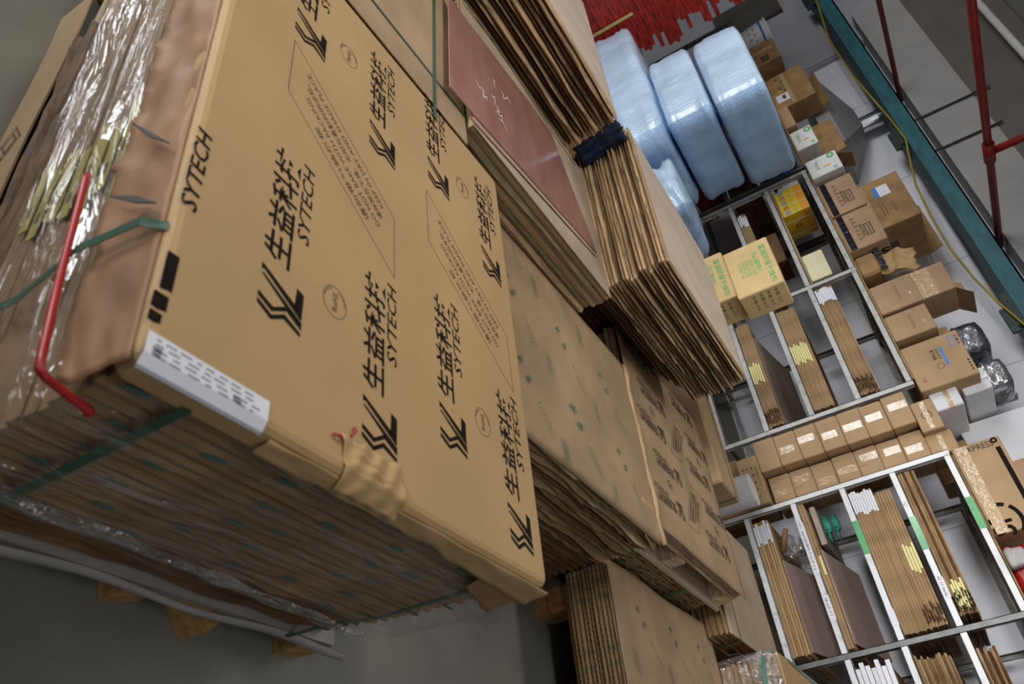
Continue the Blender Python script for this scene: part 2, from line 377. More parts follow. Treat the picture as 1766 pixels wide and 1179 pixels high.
# ------------------------------------------------------------------ the setting
struct('floor', MB().box(-13, 4, -6, 6.9, -.1, 0), 'floor')
w = MB(); w.box(-7.77, 4, 6.7, 6.9, 0, 4.7); struct('wall_back', w, 'wall')
w = MB(); w.box(-13, -7.77, 6.62, 6.9, 0, 4.7); struct('wall_back_left', w, 'wall_grey')
w = MB(); w.box(-13.2, -13, -6, 6.9, 0, 4.7); struct('wall_left', w, 'wall_grey')
w = MB(); w.box(-7.77, 4, 6.685, 6.7, 0, .39); struct('trim_1', w, 'dado')
w = MB()
for x in (-6.9, -5.7, -4.55, -3.4, -2.25, -1.1, .1): w.box(x, x + .006, 6.6985, 6.7, .39, 3)
w.box(-7.77, 4, 6.6985, 6.7, 1.95, 1.955); w.box(-7.77, -7.75, 6.64, 6.7, .39, 3.1)
struct('trim_2', w, 'wall_grey')
w = MB(); w.box(-8.05, 4, 6.45, 6.7, 3.10, 3.57); struct('trim_3', w, 'beam')      # lighter band over the crane beam
w = MB(); w.box(-8.05, 4, 6.46, 6.7, 3.571, 4.30); struct('trim_5', w, 'beam_dark')     # darker band above it
w = MB(); w.box(-13, 4, 5.9, 6.7, 4.32, 4.7); struct('trim_4', w, 'ceiling')
struct('ceiling', MB().box(-13, 4, -6, 6.9, 4.7, 4.8), 'ceiling')
# teal crane beam
t = thing('crane_beam', (-4, 6.4, 2.8), 'long teal painted steel beam running along the white wall near the ceiling', 'beam')
b = MB(); b.box(-7, 6, -.02, .0, .06, .215); b.box(-7, 6, -.02, .12, .20, .215); b.build('web', 'teal', t)
b = MB(); b.box(-7, 6, -.05, .1, .0, .012); b.box(-7, 6, -.012, .0, .012, .06); b.box(-7, 6, .0, .22, .10, .13); b.build('lower_flange', 'teal_shade', t)  # near-black teal paints the shadow under the beam into the flange
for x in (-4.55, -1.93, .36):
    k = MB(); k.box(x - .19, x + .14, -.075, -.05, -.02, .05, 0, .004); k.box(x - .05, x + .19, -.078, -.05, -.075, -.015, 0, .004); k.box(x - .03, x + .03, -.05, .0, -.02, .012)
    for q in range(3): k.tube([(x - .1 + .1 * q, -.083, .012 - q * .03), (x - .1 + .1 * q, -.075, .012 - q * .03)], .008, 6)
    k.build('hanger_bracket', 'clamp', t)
hp = [at(u, v, 1, 6.3) for u, v in ((1395, -25), (1412, 12), (1430, 70), (1470, 130), (1510, 176), (1535, 205), (1562, 240), (1570, 280), (1580, 320), (1607, 375), (1640, 430), (1680, 480), (1720, 520), (1750, 545), (1790, 580))]
MB().tube(hp, .010, 8).build('cable', 'hose', smooth=True, label='yellow cable slung in loops along the teal crane beam', cat='cable')
# pipes above the beam
for lab, pts in (('thin red fire pipe running out to the wall nearer the top edge of the photo', ((-6.6, 2.5, 3.06), (-6.6, 6.6, 3.06))),):
    MB().tube(pts, .024, 10).build('fire_pipe', 'pipe_red', smooth=True, label=lab, cat='pipe', group='red fire pipes')
t = thing('fire_pipe', (-4.45, 2.5, 3.06), 'red fire pipe with a riser branching off it at upper right', 'pipe', 'red fire pipes')
MB().tube(((0, 0, 0), (0, 4.1, 0)), .03, 10).build('run', 'pipe_red', t, True)
MB().tube(((0, 2.86, 0), (.02, 2.86, 1.6)), .03, 10).build('riser', 'pipe_red', t, True)
MB().tube(((0, 2.76, 0), (0, 2.96, 0)), .043, 10).build('tee', 'pipe_red', t, True)
for px, (x0, z1), lab in ((0, (-6.10, 3.72), 'thin black conduit on the concrete band, the upper of two in the photo'), (1, (-5.62, 3.62), 'thin black conduit on the concrete band, the lower of two in the photo')):
    MB().tube(((x0, 6.43, 2.98), (x0, 6.43, z1)), .010, 6).build('conduit', 'conduit', label=lab, cat='conduit', group='black conduits')
MB().tube(((-9, 6.2, 4.02), (2, 6.2, 4.02)), .035, 10).build('ceiling_pipe', 'white_card', smooth=True, label='pale pipe running under the ceiling at the top right corner', cat='pipe')
# exhaust hood
t = thing('exhaust_hood', (-6.45, 6.35, 2.2), 'grey sheet metal exhaust hood with a short shiny duct on the white wall', 'hood')
b = MB(); b.loft([[(-.62, -.32, 0), (.58, -.32, 0), (.58, .33, 0), (-.62, .33, 0)], [(-.62, -.32, .14), (.58, -.32, .14), (.58, .33, .14), (-.62, .33, .14)], [(-.14, .05, .40), (.12, .05, .40), (.12, .31, .40), (-.14, .31, .40)]]); b.build('canopy', 'hood_grey', t)
b = MB(); b.tube([(0, .18, .39), (0, .18, .60)], .088, 24); b.tube([(0, .18, .56), (0, .18, .585)], .093, 24); b.build('duct', 'galv', t)
# dark panel on the grey wall
MB().box(-9.5, -8.95, 6.57, 6.62, 1.75, 2.54).build('wall_panel', 'panel', label='dark flat panel fixed to the grey wall above the red stack', cat='panel')

# ------------------------------------------------------------------ steel racks
YR = 5.4; LV = (.49, .83, 1.17, 1.505, 1.855)
def rack(name, xs, label, front, levels=LV, tags=(), lo=.49, post_m=None):
    x0 = xs[0]; t = thing(name, (x0, YR, 0), label, 'rack', 'steel racks')
    for i, x in enumerate(xs):
        for k, y in enumerate((0, 1.05)):
            p = MB(); d = x - x0; e = -.02 if i else .02
            p.box(d - .02, d + .02, y, y + .004, 0, LV[-1]); p.box(d - .02, d - .016, y, y + (.04 if k == 0 else -.04), 0, LV[-1])
            p.box(d + .016, d + .02, y, y + (.04 if k == 0 else -.04), 0, LV[-1])
            p.build('post', (post_m[i] if post_m and k == 0 else (front if k == 0 else 'steel_old')), t)
    for z in levels:
        for a, c in zip(xs[:-1], xs[1:]):
            p = MB(); p.box(a - x0 + .02, c - x0 - .02, -.002, .002, z - .04, z); p.box(a - x0 + .02, c - x0 - .02, -.002, .04, z - .004, z)
            p.build('shelf_rail', front, t)
            p = MB(); p.box(a - x0 + .02, c - x0 - .02, 1.046, 1.05, z - .04, z); p.build('back_rail', 'steel_old', t)
            for q in (.08, .92):
                p = MB(); xx = a - x0 + (c - a) * q; p.box(xx - .02, xx + .02, .002, 1.046, z - .03, z - .002); p.build('cross_bar', 'steel_old', t)
    for a, z, w_, mt in tags:
        p = MB(); p.box(a - x0, a - x0 + w_, -.0045, -.0025, z - .041, z + .001); p.build('label_tape', mt, t)
    return t
rack('storage_rack', (-7.6, -6.38, -5.19), 'dark grey steel rack behind the pile of blue bags', 'steel_dark')
rack('storage_rack', (-5.13, -3.945, -2.85), 'grey steel rack with cartons on top between blue bags and small cartons', 'steel_grey')
rk = rack('storage_rack', (-2.29, -1.235, -.15), 'white painted steel rack with green label tapes at lower right', 'steel_white',
     tags=((-1.97, 1.855, .21, 'green_tape'), (-1.95, 1.505, .22, 'green_tape'), (-2.03, 1.17, .23, 'green_tape'), (-1.55, 1.505, .13, 'paper'), (-1.44, 1.17, .10, 'paper'), (-2.13, .83, .36, 'paper'), (-1.62, .83, .16, 'paper')), post_m=('steel_white', 'steel_dark', 'steel_white'))
# handwriting on the white rails (unreadable marks)
p = MB()
for x0_, x1_, z in ((-2.13, -1.78, .83), (-1.55, -1.42, 1.505), (-1.6, -1.47, .83)):
    x = x0_
    while x < x1_ - .01:
        a = Vector((x + 2.29, -.0046, z - .03)); line(p, a, a + Vector((R.uniform(-.004, .008), 0, R.uniform(.012, .022))), (0, -1, 0), .003)
        if R.random() < .6: line(p, a + Vector((0, 0, .01)), a + Vector((.011, 0, R.uniform(.004, .018))), (0, -1, 0), .003)
        x += R.uniform(.011, .022)
p.build('handwriting', 'ink_faded', rk, recalc=False)

# ---- boards lying on the racks
def shelf_boards(where, x0, x1, z0, n, h, seed, group, white=None, yellow=None, mats=('kraft_edge',), rag=.004, burnt=False, y0=5.41, d=.92, inset=.004, jit=.006):
    def lab(i, n_): return 'wrapped pack, %s, %s' % (rank(i, n_), where)
    def ex(o, i, n_):
        hh = h * .8; fy = -d / 2 - rag - .0015
        if white and i < white[2]:
            b = MB(); a = white[0] - o.location.x + R.uniform(-.02, .02); b.box(a, a + white[1], fy - .001, fy + rag + .004, h * .08, h * .95); b.build('white_label', 'paper', o)
        if yellow and yellow[2] <= i < yellow[3]:
            b = MB(); a = yellow[0] - o.location.x + .013 * ((n_ - i) % 3); b.box(a, a + yellow[1], fy - .001, fy + rag + .004, h * .1, h * .9); b.build('yellow_label', 'yellow_tag', o)
        if burnt:
            b = MB()
            for q in range(6):
                a = (x1 - x0) / 2 - .02 - R.random() * .11; s_ = R.uniform(.012, .03)
                b.add([(a - s_, fy, h * .1), (a + s_, fy, h * .2), (a + s_ * R.uniform(-1, 1), fy - .018 * R.random() - .004, h * R.uniform(.3, .9)), (a, fy + .01, h * .9)], [(0, 1, 2), (0, 2, 3), (1, 3, 2)])
            b.build('torn_paper', 'burnt' if burnt == 2 else 'kraft_dark', o)
    return lying_pile('board_pack', x0, x1, y0, y0 + d, z0, n, h, seed, lab, 'board pack', group, mats, rag, jit, inset, extra=ex, variants=3)
g = 'wrapped board packs on the steel racks'
shelf_boards('grey rack second shelf, white labels at left', -3.90, -2.89, 1.507, 8, .0165, 21, g, (-3.88, .13, 8), None, ('kraft_edge',), .006, 1)
shelf_boards('grey rack third shelf beyond the green-printed boxes', -3.84, -2.90, 1.172, 9, .0165, 22, g, None, (-3.50, .17, 1, 9), ('kraft_edge',), .004)
shelf_boards('grey rack fourth shelf beside the fanned pile', -3.86, -2.89, .832, 6, .018, 23, g, None, (-3.47, .17, 1, 6), ('kraft_edge',), .006, 1)
shelf_boards('grey rack left bay behind the boxes', -4.98, -4.1, 1.172, 4, .019, 24, g, (-4.96, .12, 4), None, ('kraft_edge',), .004)
shelf_boards('white rack second shelf, burnt-edged stack', -2.25, -1.31, 1.507, 7, .015, 25, g, None, (-1.52, .16, 1, 6), ('kraft_edge', 'kraft_edge', 'kraft_dark'), .010, 2)
shelf_boards('white rack third shelf, lower stack, white labels', -2.22, -1.28, 1.172, 9, .0165, 26, g, (-2.21, .15, 9), None, ('kraft_edge',), .003, 0)
shelf_boards('white rack third shelf, upper stack, yellow labels', -2.17, -1.28, 1.172 + 9 * .0165, 6, .018, 27, g, None, (-1.80, .17, 0, 4), ('kraft_edge',), .006, 1)
shelf_boards('white rack fourth shelf under a pinkish board', -2.25, -1.27, .832, 2, .02, 28, g, None, (-1.90, .13, 0, 1), ('kraft_edge',), .004, 0)
shelf_boards('white rack lowest visible shelf', -2.22, -1.3, .492, 6, .019, 29, g, (-2.21, .14, 6), None, ('kraft_edge', 'kraft'), .004, 0)
shelf_boards('lowest stack beyond the dark post, white labels', -1.15, -.2, .832, 7, .03, 30, g, (-1.16, .18, 7), None, ('kraft_edge',), .012, 0, jit=.02)
shelf_boards('middle stack beyond the dark post, ragged ends', -1.13, -.2, 1.172, 12, .0165, 31, g, None, None, ('kraft_edge',), .022, 2, jit=.02)
shelf_boards('upper stack beyond the dark post, tattered', -1.10, -.22, 1.507, 6, .017, 32, g, None, None, ('kraft_edge', 'kraft_dark'), .02, 2, jit=.02)
# bare boards
def board(x0, x1, y0, y1, z0, h, m, label, cat='board', name='laminate_board', rz=0, tilt=0):
    o = MB().box(x0 - (x0 + x1) / 2, x1 - (x0 + x1) / 2, 0, y1 - y0, 0, h, 0, min(.001, h * .3)).build(name, m, loc=((x0 + x1) / 2, y0, z0), rz=rz, label=label, cat=cat)
    if tilt: o.rotation_euler = (tilt, 0, rz)                    # back edge propped up
    return o
board(-1.95, -1.33, 5.5, 6.3, .606, .004, 'pink_board', 'bare pinkish laminate board lying on the lowest white rack stack', tilt=.21)
board(-1.95, -1.32, 5.5, 6.25, .872, .004, 'pink_board', 'bare pinkish laminate board on the fourth shelf of the white rack', tilt=.15)
board(-3.76, -2.93, 5.5, 6.2, .941, .004, 'grey_sheet', 'bare greyish board lying over the packs on the grey rack fourth shelf', tilt=.16)
board(-3.3, -2.9, 5.45, 6.0, 1.640, .003, 'pink_board', 'narrow pink board lying on the white-labelled packs of the grey rack')
board(-5.10, -3.975, 5.445, 6.4, 1.507, .018, 'carton', 'brown board spanning the left bay under the yellow carton', name='shelf_board')
board(-5.1, -2.88, 5.405, 6.42, 1.857, .012, 'carton_old', 'thin brown board deck on top of the grey rack', name='shelf_board')
board(-2.27, -.18, 5.41, 6.42, 1.857, .010, 'carton_old', 'thin board deck on top of the white rack', name='shelf_board')
board(-7.55, -5.2, 5.41, 6.42, 1.857, .012, 'carton_old', 'thin board deck on top of the dark rack behind blue bags', name='shelf_board')

# ------------------------------------------------------------------ cartons on the racks and between them
gs = 'small plain cartons stacked between the racks'
zl = (.675, .83, .985, 1.14, 1.295, 1.45, 1.605)
for k, z in enumerate(zl):
    pr = None
    if k in (1, 3): pr = lambda b, lx, ly, lz: (put_text(b, 'FRAGILE', (.04, -ly / 2 - .0002, lz * .22), FX, FZ, w=.05), ['ink_faded'])[1]
    carton(-2.795 + .004 * (k % 2), -2.548, 5.36 + .006 * (k % 3), 5.70, z + (.001 if k else .002), z + .154, 'small plain brown carton, %s in the left column between the racks' % rank(6 - k, 7), 'box', gs,
           m='carton', tape=None if k == 0 else 'upright', prints=pr, rz=R.uniform(-.012, .012), tw=.055)
zr = (.69, .843, .996, 1.149, 1.302, 1.455, 1.608)
for k, z in enumerate(zr):
    pr = None
    if k in (1, 3, 4): pr = lambda b, lx, ly, lz: (put_text(b, 'MADE', (.02, -ly / 2 - .0002, lz * .25), (0, 0, 1), (-1, 0, 0), w=.05), ['ink_faded'])[1]
    carton(-2.530, -2.315 + .004 * (k % 2), 5.455 + .005 * (k % 3), 5.74, z + .001, z + .152, 'small plain brown carton, %s in the right column between the racks' % rank(6 - k, 7), 'box', gs,
           m='carton', tape='upright', prints=pr, rz=R.uniform(-.012, .012), tw=.055)
def pr_text(b, lx, ly, lz):
    for q in range(5):
        x = -lx * .28 + q * lx * .15
        for s_ in range(3):
            wd_ = R.uniform(.02, .045); b.box(x, x + wd_ * .6, -ly / 2 - .0008, -ly / 2 - .0002, lz * (.2 + .2 * s_), lz * (.2 + .2 * s_) + .012)
    put_text(b, 'QUANTITY', (-.02, -ly / 2 - .0002, lz * .82), FX, FZ, w=.16)
    return ['ink_faded']
carton(-2.70, -2.32, 5.36, 5.74, .52, .674, 'flat carton with rows of faded print at the foot of the small cartons', prints=pr_text, tape=None)
carton(-2.74, -2.31, 5.42, 5.80, .0, .519, 'tall plain carton on the floor under the small carton columns', m='carton_old', tape=None)
carton(-2.70, -2.47, 5.40, 5.66, 1.765, 1.905, 'small brown carton with a round stamp atop the left small column', prints=lambda b, lx, ly, lz: (ellipse(b, (0, -ly / 2 - .0003, lz * .5), FX, FZ, .03, .03, .006), ['ink_faded'])[1], tape='front', tw=.03)
carton(-2.47, -2.315, 5.46, 5.72, 1.762, 1.93, 'narrow brown carton atop the right small column beside the white rack', tape='front', tw=.03)
MB().tube([(-2.36, 5.17, 0), (-2.36, 5.17, .62)], .115, 24).build('paper_roll', 'paper', smooth=False, label='short white paper roll standing at the foot of the white rack', cat='paper roll')

# cartons on top of the grey rack
ZT = 1.870
def pr_tape_box(sut):
    def f(b, lx, ly, lz):
        fy = -ly / 2 - .0003
        outline(b, [(-.02, fy, lz * .62), (.10, fy, lz * .62), (.10, fy, lz * .78), (-.02, fy, lz * .78)], (0, -1, 0), .006)
        put_text(b, 'EXPRESS', (.04, fy, lz * .70), FX, FZ, w=.10)
        for q in range(6):
            x = -.13 + q * .045
            outline(b, [(x, fy, lz * .38), (x + .024, fy, lz * .38), (x + .012, fy, lz * .47)], (0, -1, 0), .003)
        put_text(b, '易碎物品', (.03, fy, lz * .54), FX, FZ, w=.14)
        if sut: put_text(b, 'SUT', (lx / 2 + .0003, -.02, lz * .5), (0, 0, -1), (0, 1, 0), w=lz * .95, h=.09, bold=.02, m=0)
        return ['ink']
    return f
g2 = 'cartons with wide black tape on the grey rack'
carton(-4.90, -4.51, 5.40, 5.70, ZT, 2.15, 'brown carton with black tape along its base, nearer the blue bags', 'box', g2, m='carton_orange', tape='low', tape_m='black_tape', tw=.05, prints=pr_tape_box(0))
carton(-4.495, -4.10, 5.40, 5.74, ZT, 2.165, 'brown carton with black tape and big dark letters on its side', 'box', g2, m='carton_orange', tape='low', tape_m='black_tape', tw=.05, prints=pr_tape_box(1), rz=-.02)
def pr_big(b, lx, ly, lz):
    fy = -ly / 2 - .0003
    b.box(-.18, -.06, fy - .001, fy, lz * .62, lz * .82, 1); b.box(-.18, -.06, fy - .0014, fy - .001, lz * .62, lz * .68, 2)
    put_text(b, '小心轻放', (.08, fy, lz * .78), FX, FZ, w=.12)
    b.box(.0, .16, fy - .0005, fy, lz * .62, lz * .63); b.box(.0, .16, fy - .0005, fy, lz * .66, lz * .67)
    b.box(lx / 2 + .0002, lx / 2 + .0007, -.08, .1, lz * .55, lz * .66)
    return ['ink_faded', 'paper', 'ink_blue']
carton(-5.02, -4.48, 5.76, 6.36, ZT, 2.52, 'large tan carton with a blue and white label behind the taped cartons', m='carton_old', tape='front', tw=.04, prints=pr_big, flaps=((0, .30, 'x', .12, 1.9),))
def pr_wg(b, lx, ly, lz):
    fy = -ly / 2 - .0003
    ellipse(b, (-lx * .33, fy, lz * .80), FX, FZ, .022, .022, .016); ellipse(b, (lx * .36, fy, lz * .80), FX, FZ, .012, .012, .008)
    put_text(b, '新能源', (-.01, fy, lz * .30), FX, FZ, w=.09); put_text(b, 'LED', (-lx * .3, fy, lz * .35), FX, FZ, w=.03)
    b.box(.02, .034, fy - .0006, fy, lz * .45, lz * .7, 1)
    return ['ink_bright_green', 'orange_panel']
carton(-5.18, -4.96, 5.36, 5.66, ZT, 2.13, 'white carton with green print at the left end of the grey rack', 'box', 'white and green cartons', m='white_card', tape=None, prints=pr_wg)
carton(-5.68, -5.43, 5.44, 5.74, ZT, 2.06, 'white carton with green print beside the open brown carton', 'box', 'white and green cartons', m='white_card', tape=None, prints=pr_wg)
carton(-5.97, -5.52, 5.76, 5.97, ZT, 2.19, 'open brown carton with raised flaps behind a white and green carton', m='carton_old', tape=None, flaps=((.225, 0, 'y', .13, 1.0), (0, -.10, 'x', .09, 1.5)), prints=lambda b, lx, ly, lz: (outline(b, [(-.1, -ly / 2 - .0003, lz * .6), (-.03, -ly / 2 - .0003, lz * .6), (-.03, -ly / 2 - .0003, lz * .82), (-.1, -ly / 2 - .0003, lz * .82)], (0, -1, 0), .006), ['ink_faded'])[1])
def pr_old(b, lx, ly, lz):
    fy = -ly / 2 - .0003
    b.box(.05, .16, fy - .001, fy, lz * .15, lz * .5, 1); b.box(.07, .13, fy - .0015, fy - .001, lz * .3, lz * .38, 0)
    for q in range(5): b.box(-.2 + .05 * q, -.17 + .05 * q, fy - .0004, fy, lz * (.3 + .1 * (q % 3)), lz * (.36 + .1 * (q % 3)), 0)
    ellipse(b, (0, fy, lz * .3), FX, FZ, .007, .007, .012, 2)
    return ['ink_faded', 'paper', 'yellow_carton']
carton(-6.84, -6.34, 5.72, 5.99, ZT + .001, 2.28, 'old brown carton with a white label above the top blue bag', m='carton_old', tape='front', tw=.04, prints=pr_old, flaps=((0, .135, 'x', .14, 2.4),))
carton(-7.42, -7.08, 5.70, 5.98, ZT, 2.165, 'small printed brown carton next to the white bucket', m='carton_old', tape='upright', tw=.05, prints=lambda b, lx, ly, lz: (put_text(b, '灯具', (-.08, -ly / 2 - .0003, lz * .5), FX, FZ, w=.09), b.box(.05, .15, -ly / 2 - .001, -ly / 2 - .0003, lz * .35, lz * .65), ['ink_faded'])[2])
carton(-6.02, -5.74, 5.42, 5.66, ZT, 1.965, 'very small brown carton beside the top blue bag', m='carton_orange', tape=None)
# crumpled bag-like carton
def crumple(name, x0, x1, y0, y1, z0, z1, m, seed, amp, label=None, cat=None, parent=None, nu=18, taper=.25, group=None):
    b = MB(); rings = []; n = 28
    for k in range(10):
        f = k / 9; s_ = 1 - taper * f ** 2
        ring = []
        for i in range(n):
            a = 2 * math.pi * i / n; cx, cy = math.cos(a), math.sin(a); q = max(abs(cx), abs(cy)) ** .85
            d = 1 + amp * noise.noise(Vector((cx * 2.5 + seed, cy * 2.5, f * 4))) + .5 * amp * noise.noise(Vector((cx * 7 + seed, cy * 7, f * 9)))
            e = (.82 if k == 0 else 1) * (.72 if k == 9 else 1)
            ring.append(((x1 - x0) / 2 * cx / q * d * s_ * e, (y1 - y0) / 2 * cy / q * d * s_ * e, (z1 - z0) * (f + (.25 * amp * noise.noise(Vector((cx * 3, cy * 3, seed))) if k > 4 else 0))))
        rings.append(ring)
    b.loft(rings)
    return b.build(name, m, parent, smooth=True, loc=((x0 + x1) / 2, (y0 + y1) / 2, z0), label=label, cat=cat, group=group) if not parent else b.build(name, m, parent, True)
t = thing('crumpled_carton', (-3.98, 5.62, ZT), 'crushed brown carton with black tape and crumpled paper on the grey rack', 'box')
b = MB(); b.box(-.11, .10, -.16, .2, 0, .16, 0, .02); b.build('body', 'carton_old', t)
b = MB(); b.box(-.11, .10, -.17, -.155, .16, .20); b.build('packing_tape', 'black_tape', t)
b = MB(); b.grid(lambda u, v: (-.09 + .20 * u + .02 * math.sin(9 * v), -.13 + .10 * v + .03 * noise.noise(Vector((u * 4, v * 4, 3))), .19 + .26 * v + .03 * noise.noise(Vector((u * 5, v * 5, 1))) - .05 * u), 12, 12); b.build('paper_wrap', 'kraft', t, True, solid=.003)
b = MB(); b.grid(lambda u, v: (-.06 + .17 * u, .13 + .08 * v + .03 * noise.noise(Vector((u * 4, v * 4, 8))), .10 + .36 * v - .2 * u * v + .03 * noise.noise(Vector((u * 5, v * 5, 5)))), 12, 12); b.build('grey_paper', 'grey_sheet', t, True, solid=.003)
pr_name = lambda tx: (lambda b, lx, ly, lz: (put_text(b, tx, (-.005, -ly / 2 - .0003, lz * .55), FX, FZ, w=.12), b.box(lx * .05, lx * .2, -ly / 2 - .001, -ly / 2 - .0003, lz * .78, lz * .84, 1), ['ink_faded', 'clear_tape'])[2])
carton(-3.72, -3.455, 5.40, 5.66, ZT, 2.17, 'brown carton under the half-open carton on the grey rack', m='carton_orange', tape=None, prints=pr_name('KYODEN'))
carton(-3.425, -3.20, 5.40, 5.68, ZT, 2.16, 'brown carton standing just left of the large flat carton', m='carton', tape=None, prints=pr_name('KYODEN'))
carton(-3.85, -3.58, 5.60, 5.92, 2.172, 2.43, 'half-open brown carton with glossy tape set on another carton', m='carton_orange', tape='low', tw=.13, flaps=((.135, 0, 'y', .12, .75), (0, .16, 'x', .12, 1.1)))
carton(-3.86, -3.58, 5.68, 6.0, ZT, 2.171, 'brown carton hidden behind, carrying the half-open carton', m='carton_old', tape=None)
def pr_robot(b, lx, ly, lz):
    fy = -ly / 2 - .0003
    b.box(-.10, .055, fy - .0005, fy, lz * .60, lz * .645, 1)
    put_text(b, 'KYAR', (-.05, fy, lz * .47), FX, FZ, w=.085, bold=.02); put_text(b, '智能家居', (-.05, fy, lz * .55), FX, FZ, w=.085)
    ellipse(b, (.045, fy, lz * .50), FX, FZ, .022, .022, .003); put_text(b, 'CE', (.11, fy, lz * .15), FX, FZ, w=.04, m=2, bold=.02)
    outline(b, [(-.15, fy, lz * .80), (-.07, fy, lz * .80), (-.07, fy, lz * .91), (-.15, fy, lz * .91)], (0, -1, 0), .006, 1)
    for q in range(3): b.box(-.15 + .03 * q, -.13 + .03 * q, fy - .0005, fy, lz * .93, lz * .96, 0 if q % 2 else 2)
    for q in range(4): b.box(.06 + .025 * q, .075 + .025 * q, fy - .0005, fy, lz * .93, lz * .955)
    return ['ink', 'ink_blue', 'ink_red']
carton(-3.135, -2.76, 5.41, 5.66, ZT - .002 + .002, 2.25, 'large flat brown carton with a blue stripe and red mark on the grey rack', tape=None, prints=pr_robot)
# wrapped bundles, white foam boxes, board, parcel box
for lab, x0, x1, y0, y1, z0, z1, m in (('dark silver film-wrapped bundle above the large flat carton', -3.36, -3.10, 5.72, 6.1, 2.25, 2.46, 'silver_dark'), ('bright silver film-wrapped bundle above the white foam boxes', -3.03, -2.78, 5.75, 6.1, 2.302, 2.47, 'silver')):
    crumple('wrapped_bundle', x0, x1, y0, y1, z0, z1, m, x0, .06, lab, 'bundle', taper=.08, group='silver wrapped bundles')
carton(-3.36, -2.93, 5.70, 6.15, ZT, 2.249, 'brown carton behind the large flat carton, under silver bundles', m='carton_old', tape=None)
t = thing('picture_frame_stack', (-3.0, 6.3, ZT), 'grey leaning frames behind the silver bundles against the wall', 'frames')
for q in range(4):
    b = MB(); x = -.15 + .07 * q; b.box(x, x + .02, -.05, .05, .0, .62 + .01 * q); b.build('frame', 'steel_old', t)
gf = 'white foam boxes on the small cartons'
t = thing('foam_box', (-2.71, 5.60, 1.906), 'white foam box with a glossy tape band, the lower of the pair', 'box', gf)
b = MB(); b.box(-.085, .085, -.11, .40, 0, .18, 0, .008); b.build('body', 'foam_white', t); b = MB(); b.box(-.087, .087, -.113, -.11, .09, .12); b.build('packing_tape', 'clear_tape', t)
t = thing('foam_box', (-2.79, 5.66, 2.12), 'white foam box with a string of tape, the upper of the pair', 'box', gf)
b = MB(); b.box(-.085, .085, -.10, .62, 0, .18, 0, .008); b.build('body', 'foam_white', t); b = MB(); b.box(-.010, .010, -.113, -.1, .0, .182); b.build('packing_tape', 'paper', t)
carton(-2.87, -2.70, 6.05, 6.27, ZT, 2.119, 'white foam block under the upper foam box', m='foam_white', tape=None)
t = thing('white_board_box', (-2.48, 6.08, 2.02), 'wide white flat box standing above the parcel box', 'box')
b = MB(); b.box(-.2, .2, -.13, .2, .0, .50, 0, .006); b.build('body', 'foam_white', t)
carton(-2.58, -2.30, 5.95, 6.25, 1.77, 2.018, 'brown carton under the wide white flat box', m='carton_old', tape=None)
def pr_sf(b, lx, ly, lz):
    fy = -ly / 2 - .0003; ux, uy = Vector((-1, 0, 0)), Vector((0, 0, -1))
    put_text(b, 'EXPRESS', (-lx * .44, fy, lz * .52), (0, 0, 1), (-1, 0, 0), w=lz * .62, h=.04)
    b.box(-lx * .38, lx * .5 - .002, fy - .0004, fy, lz * .83, lz * .93); ellipse(b, (-lx * .46, fy, lz * .87), FX, FZ, .014, .014, .012)
    o = Vector((lx * .392, fy, lz * .27))
    def pl(pts, w=.021): outline(b, [o + ux * x + uy * y for x, y in pts], (0, -1, 0), w, close=False)
    S_ = [(-.015, .050), (-.030, .062), (-.052, .062), (-.066, .048), (-.062, .030), (-.040, .006), (-.030, -.006), (-.032, -.026), (-.050, -.038), (-.072, -.036), (-.085, -.022)]
    pl(S_); pl([(.030, .062), (.018, .062), (.006, .050), (.004, .030), (.004, -.050)]); pl([(.003, .060), (.040, .060)])
    ellipse(b, o + ux * .030 + uy * .012, ux, uy, .006, .006, .012, k=12)
    for a0, a1 in ((-2.3, -.72), (-.48, .55)):
        pl([(.115 * math.cos(a0 + (a1 - a0) * q / 16), .105 * math.sin(a0 + (a1 - a0) * q / 16)) for q in range(17)], .024)
    return ['ink']
t = carton(-2.29, -1.69, 5.38, 5.72, 1.868, 2.155, 'brown parcel box with a big dark round logo on top of the white rack', m='carton', tape='low', tw=.07, prints=pr_sf)
carton(-2.25, -1.75, 5.76, 6.2, 1.868, 2.29, 'brown carton behind the parcel box on the white rack', m='carton_orange', tape='front')
crumple('plastic_bag', -1.64, -1.34, 5.42, 5.8, 1.868, 2.05, 'red_plastic', 3, .2, 'red and pale plastic bag on the white rack beside the parcel box', 'bag')
crumple('plastic_bag', -1.60, -1.48, 5.35, 5.41, 1.868, 1.98, 'white_plastic', 9, .2, 'small pale plastic bag at right edge on the white rack', 'bag')
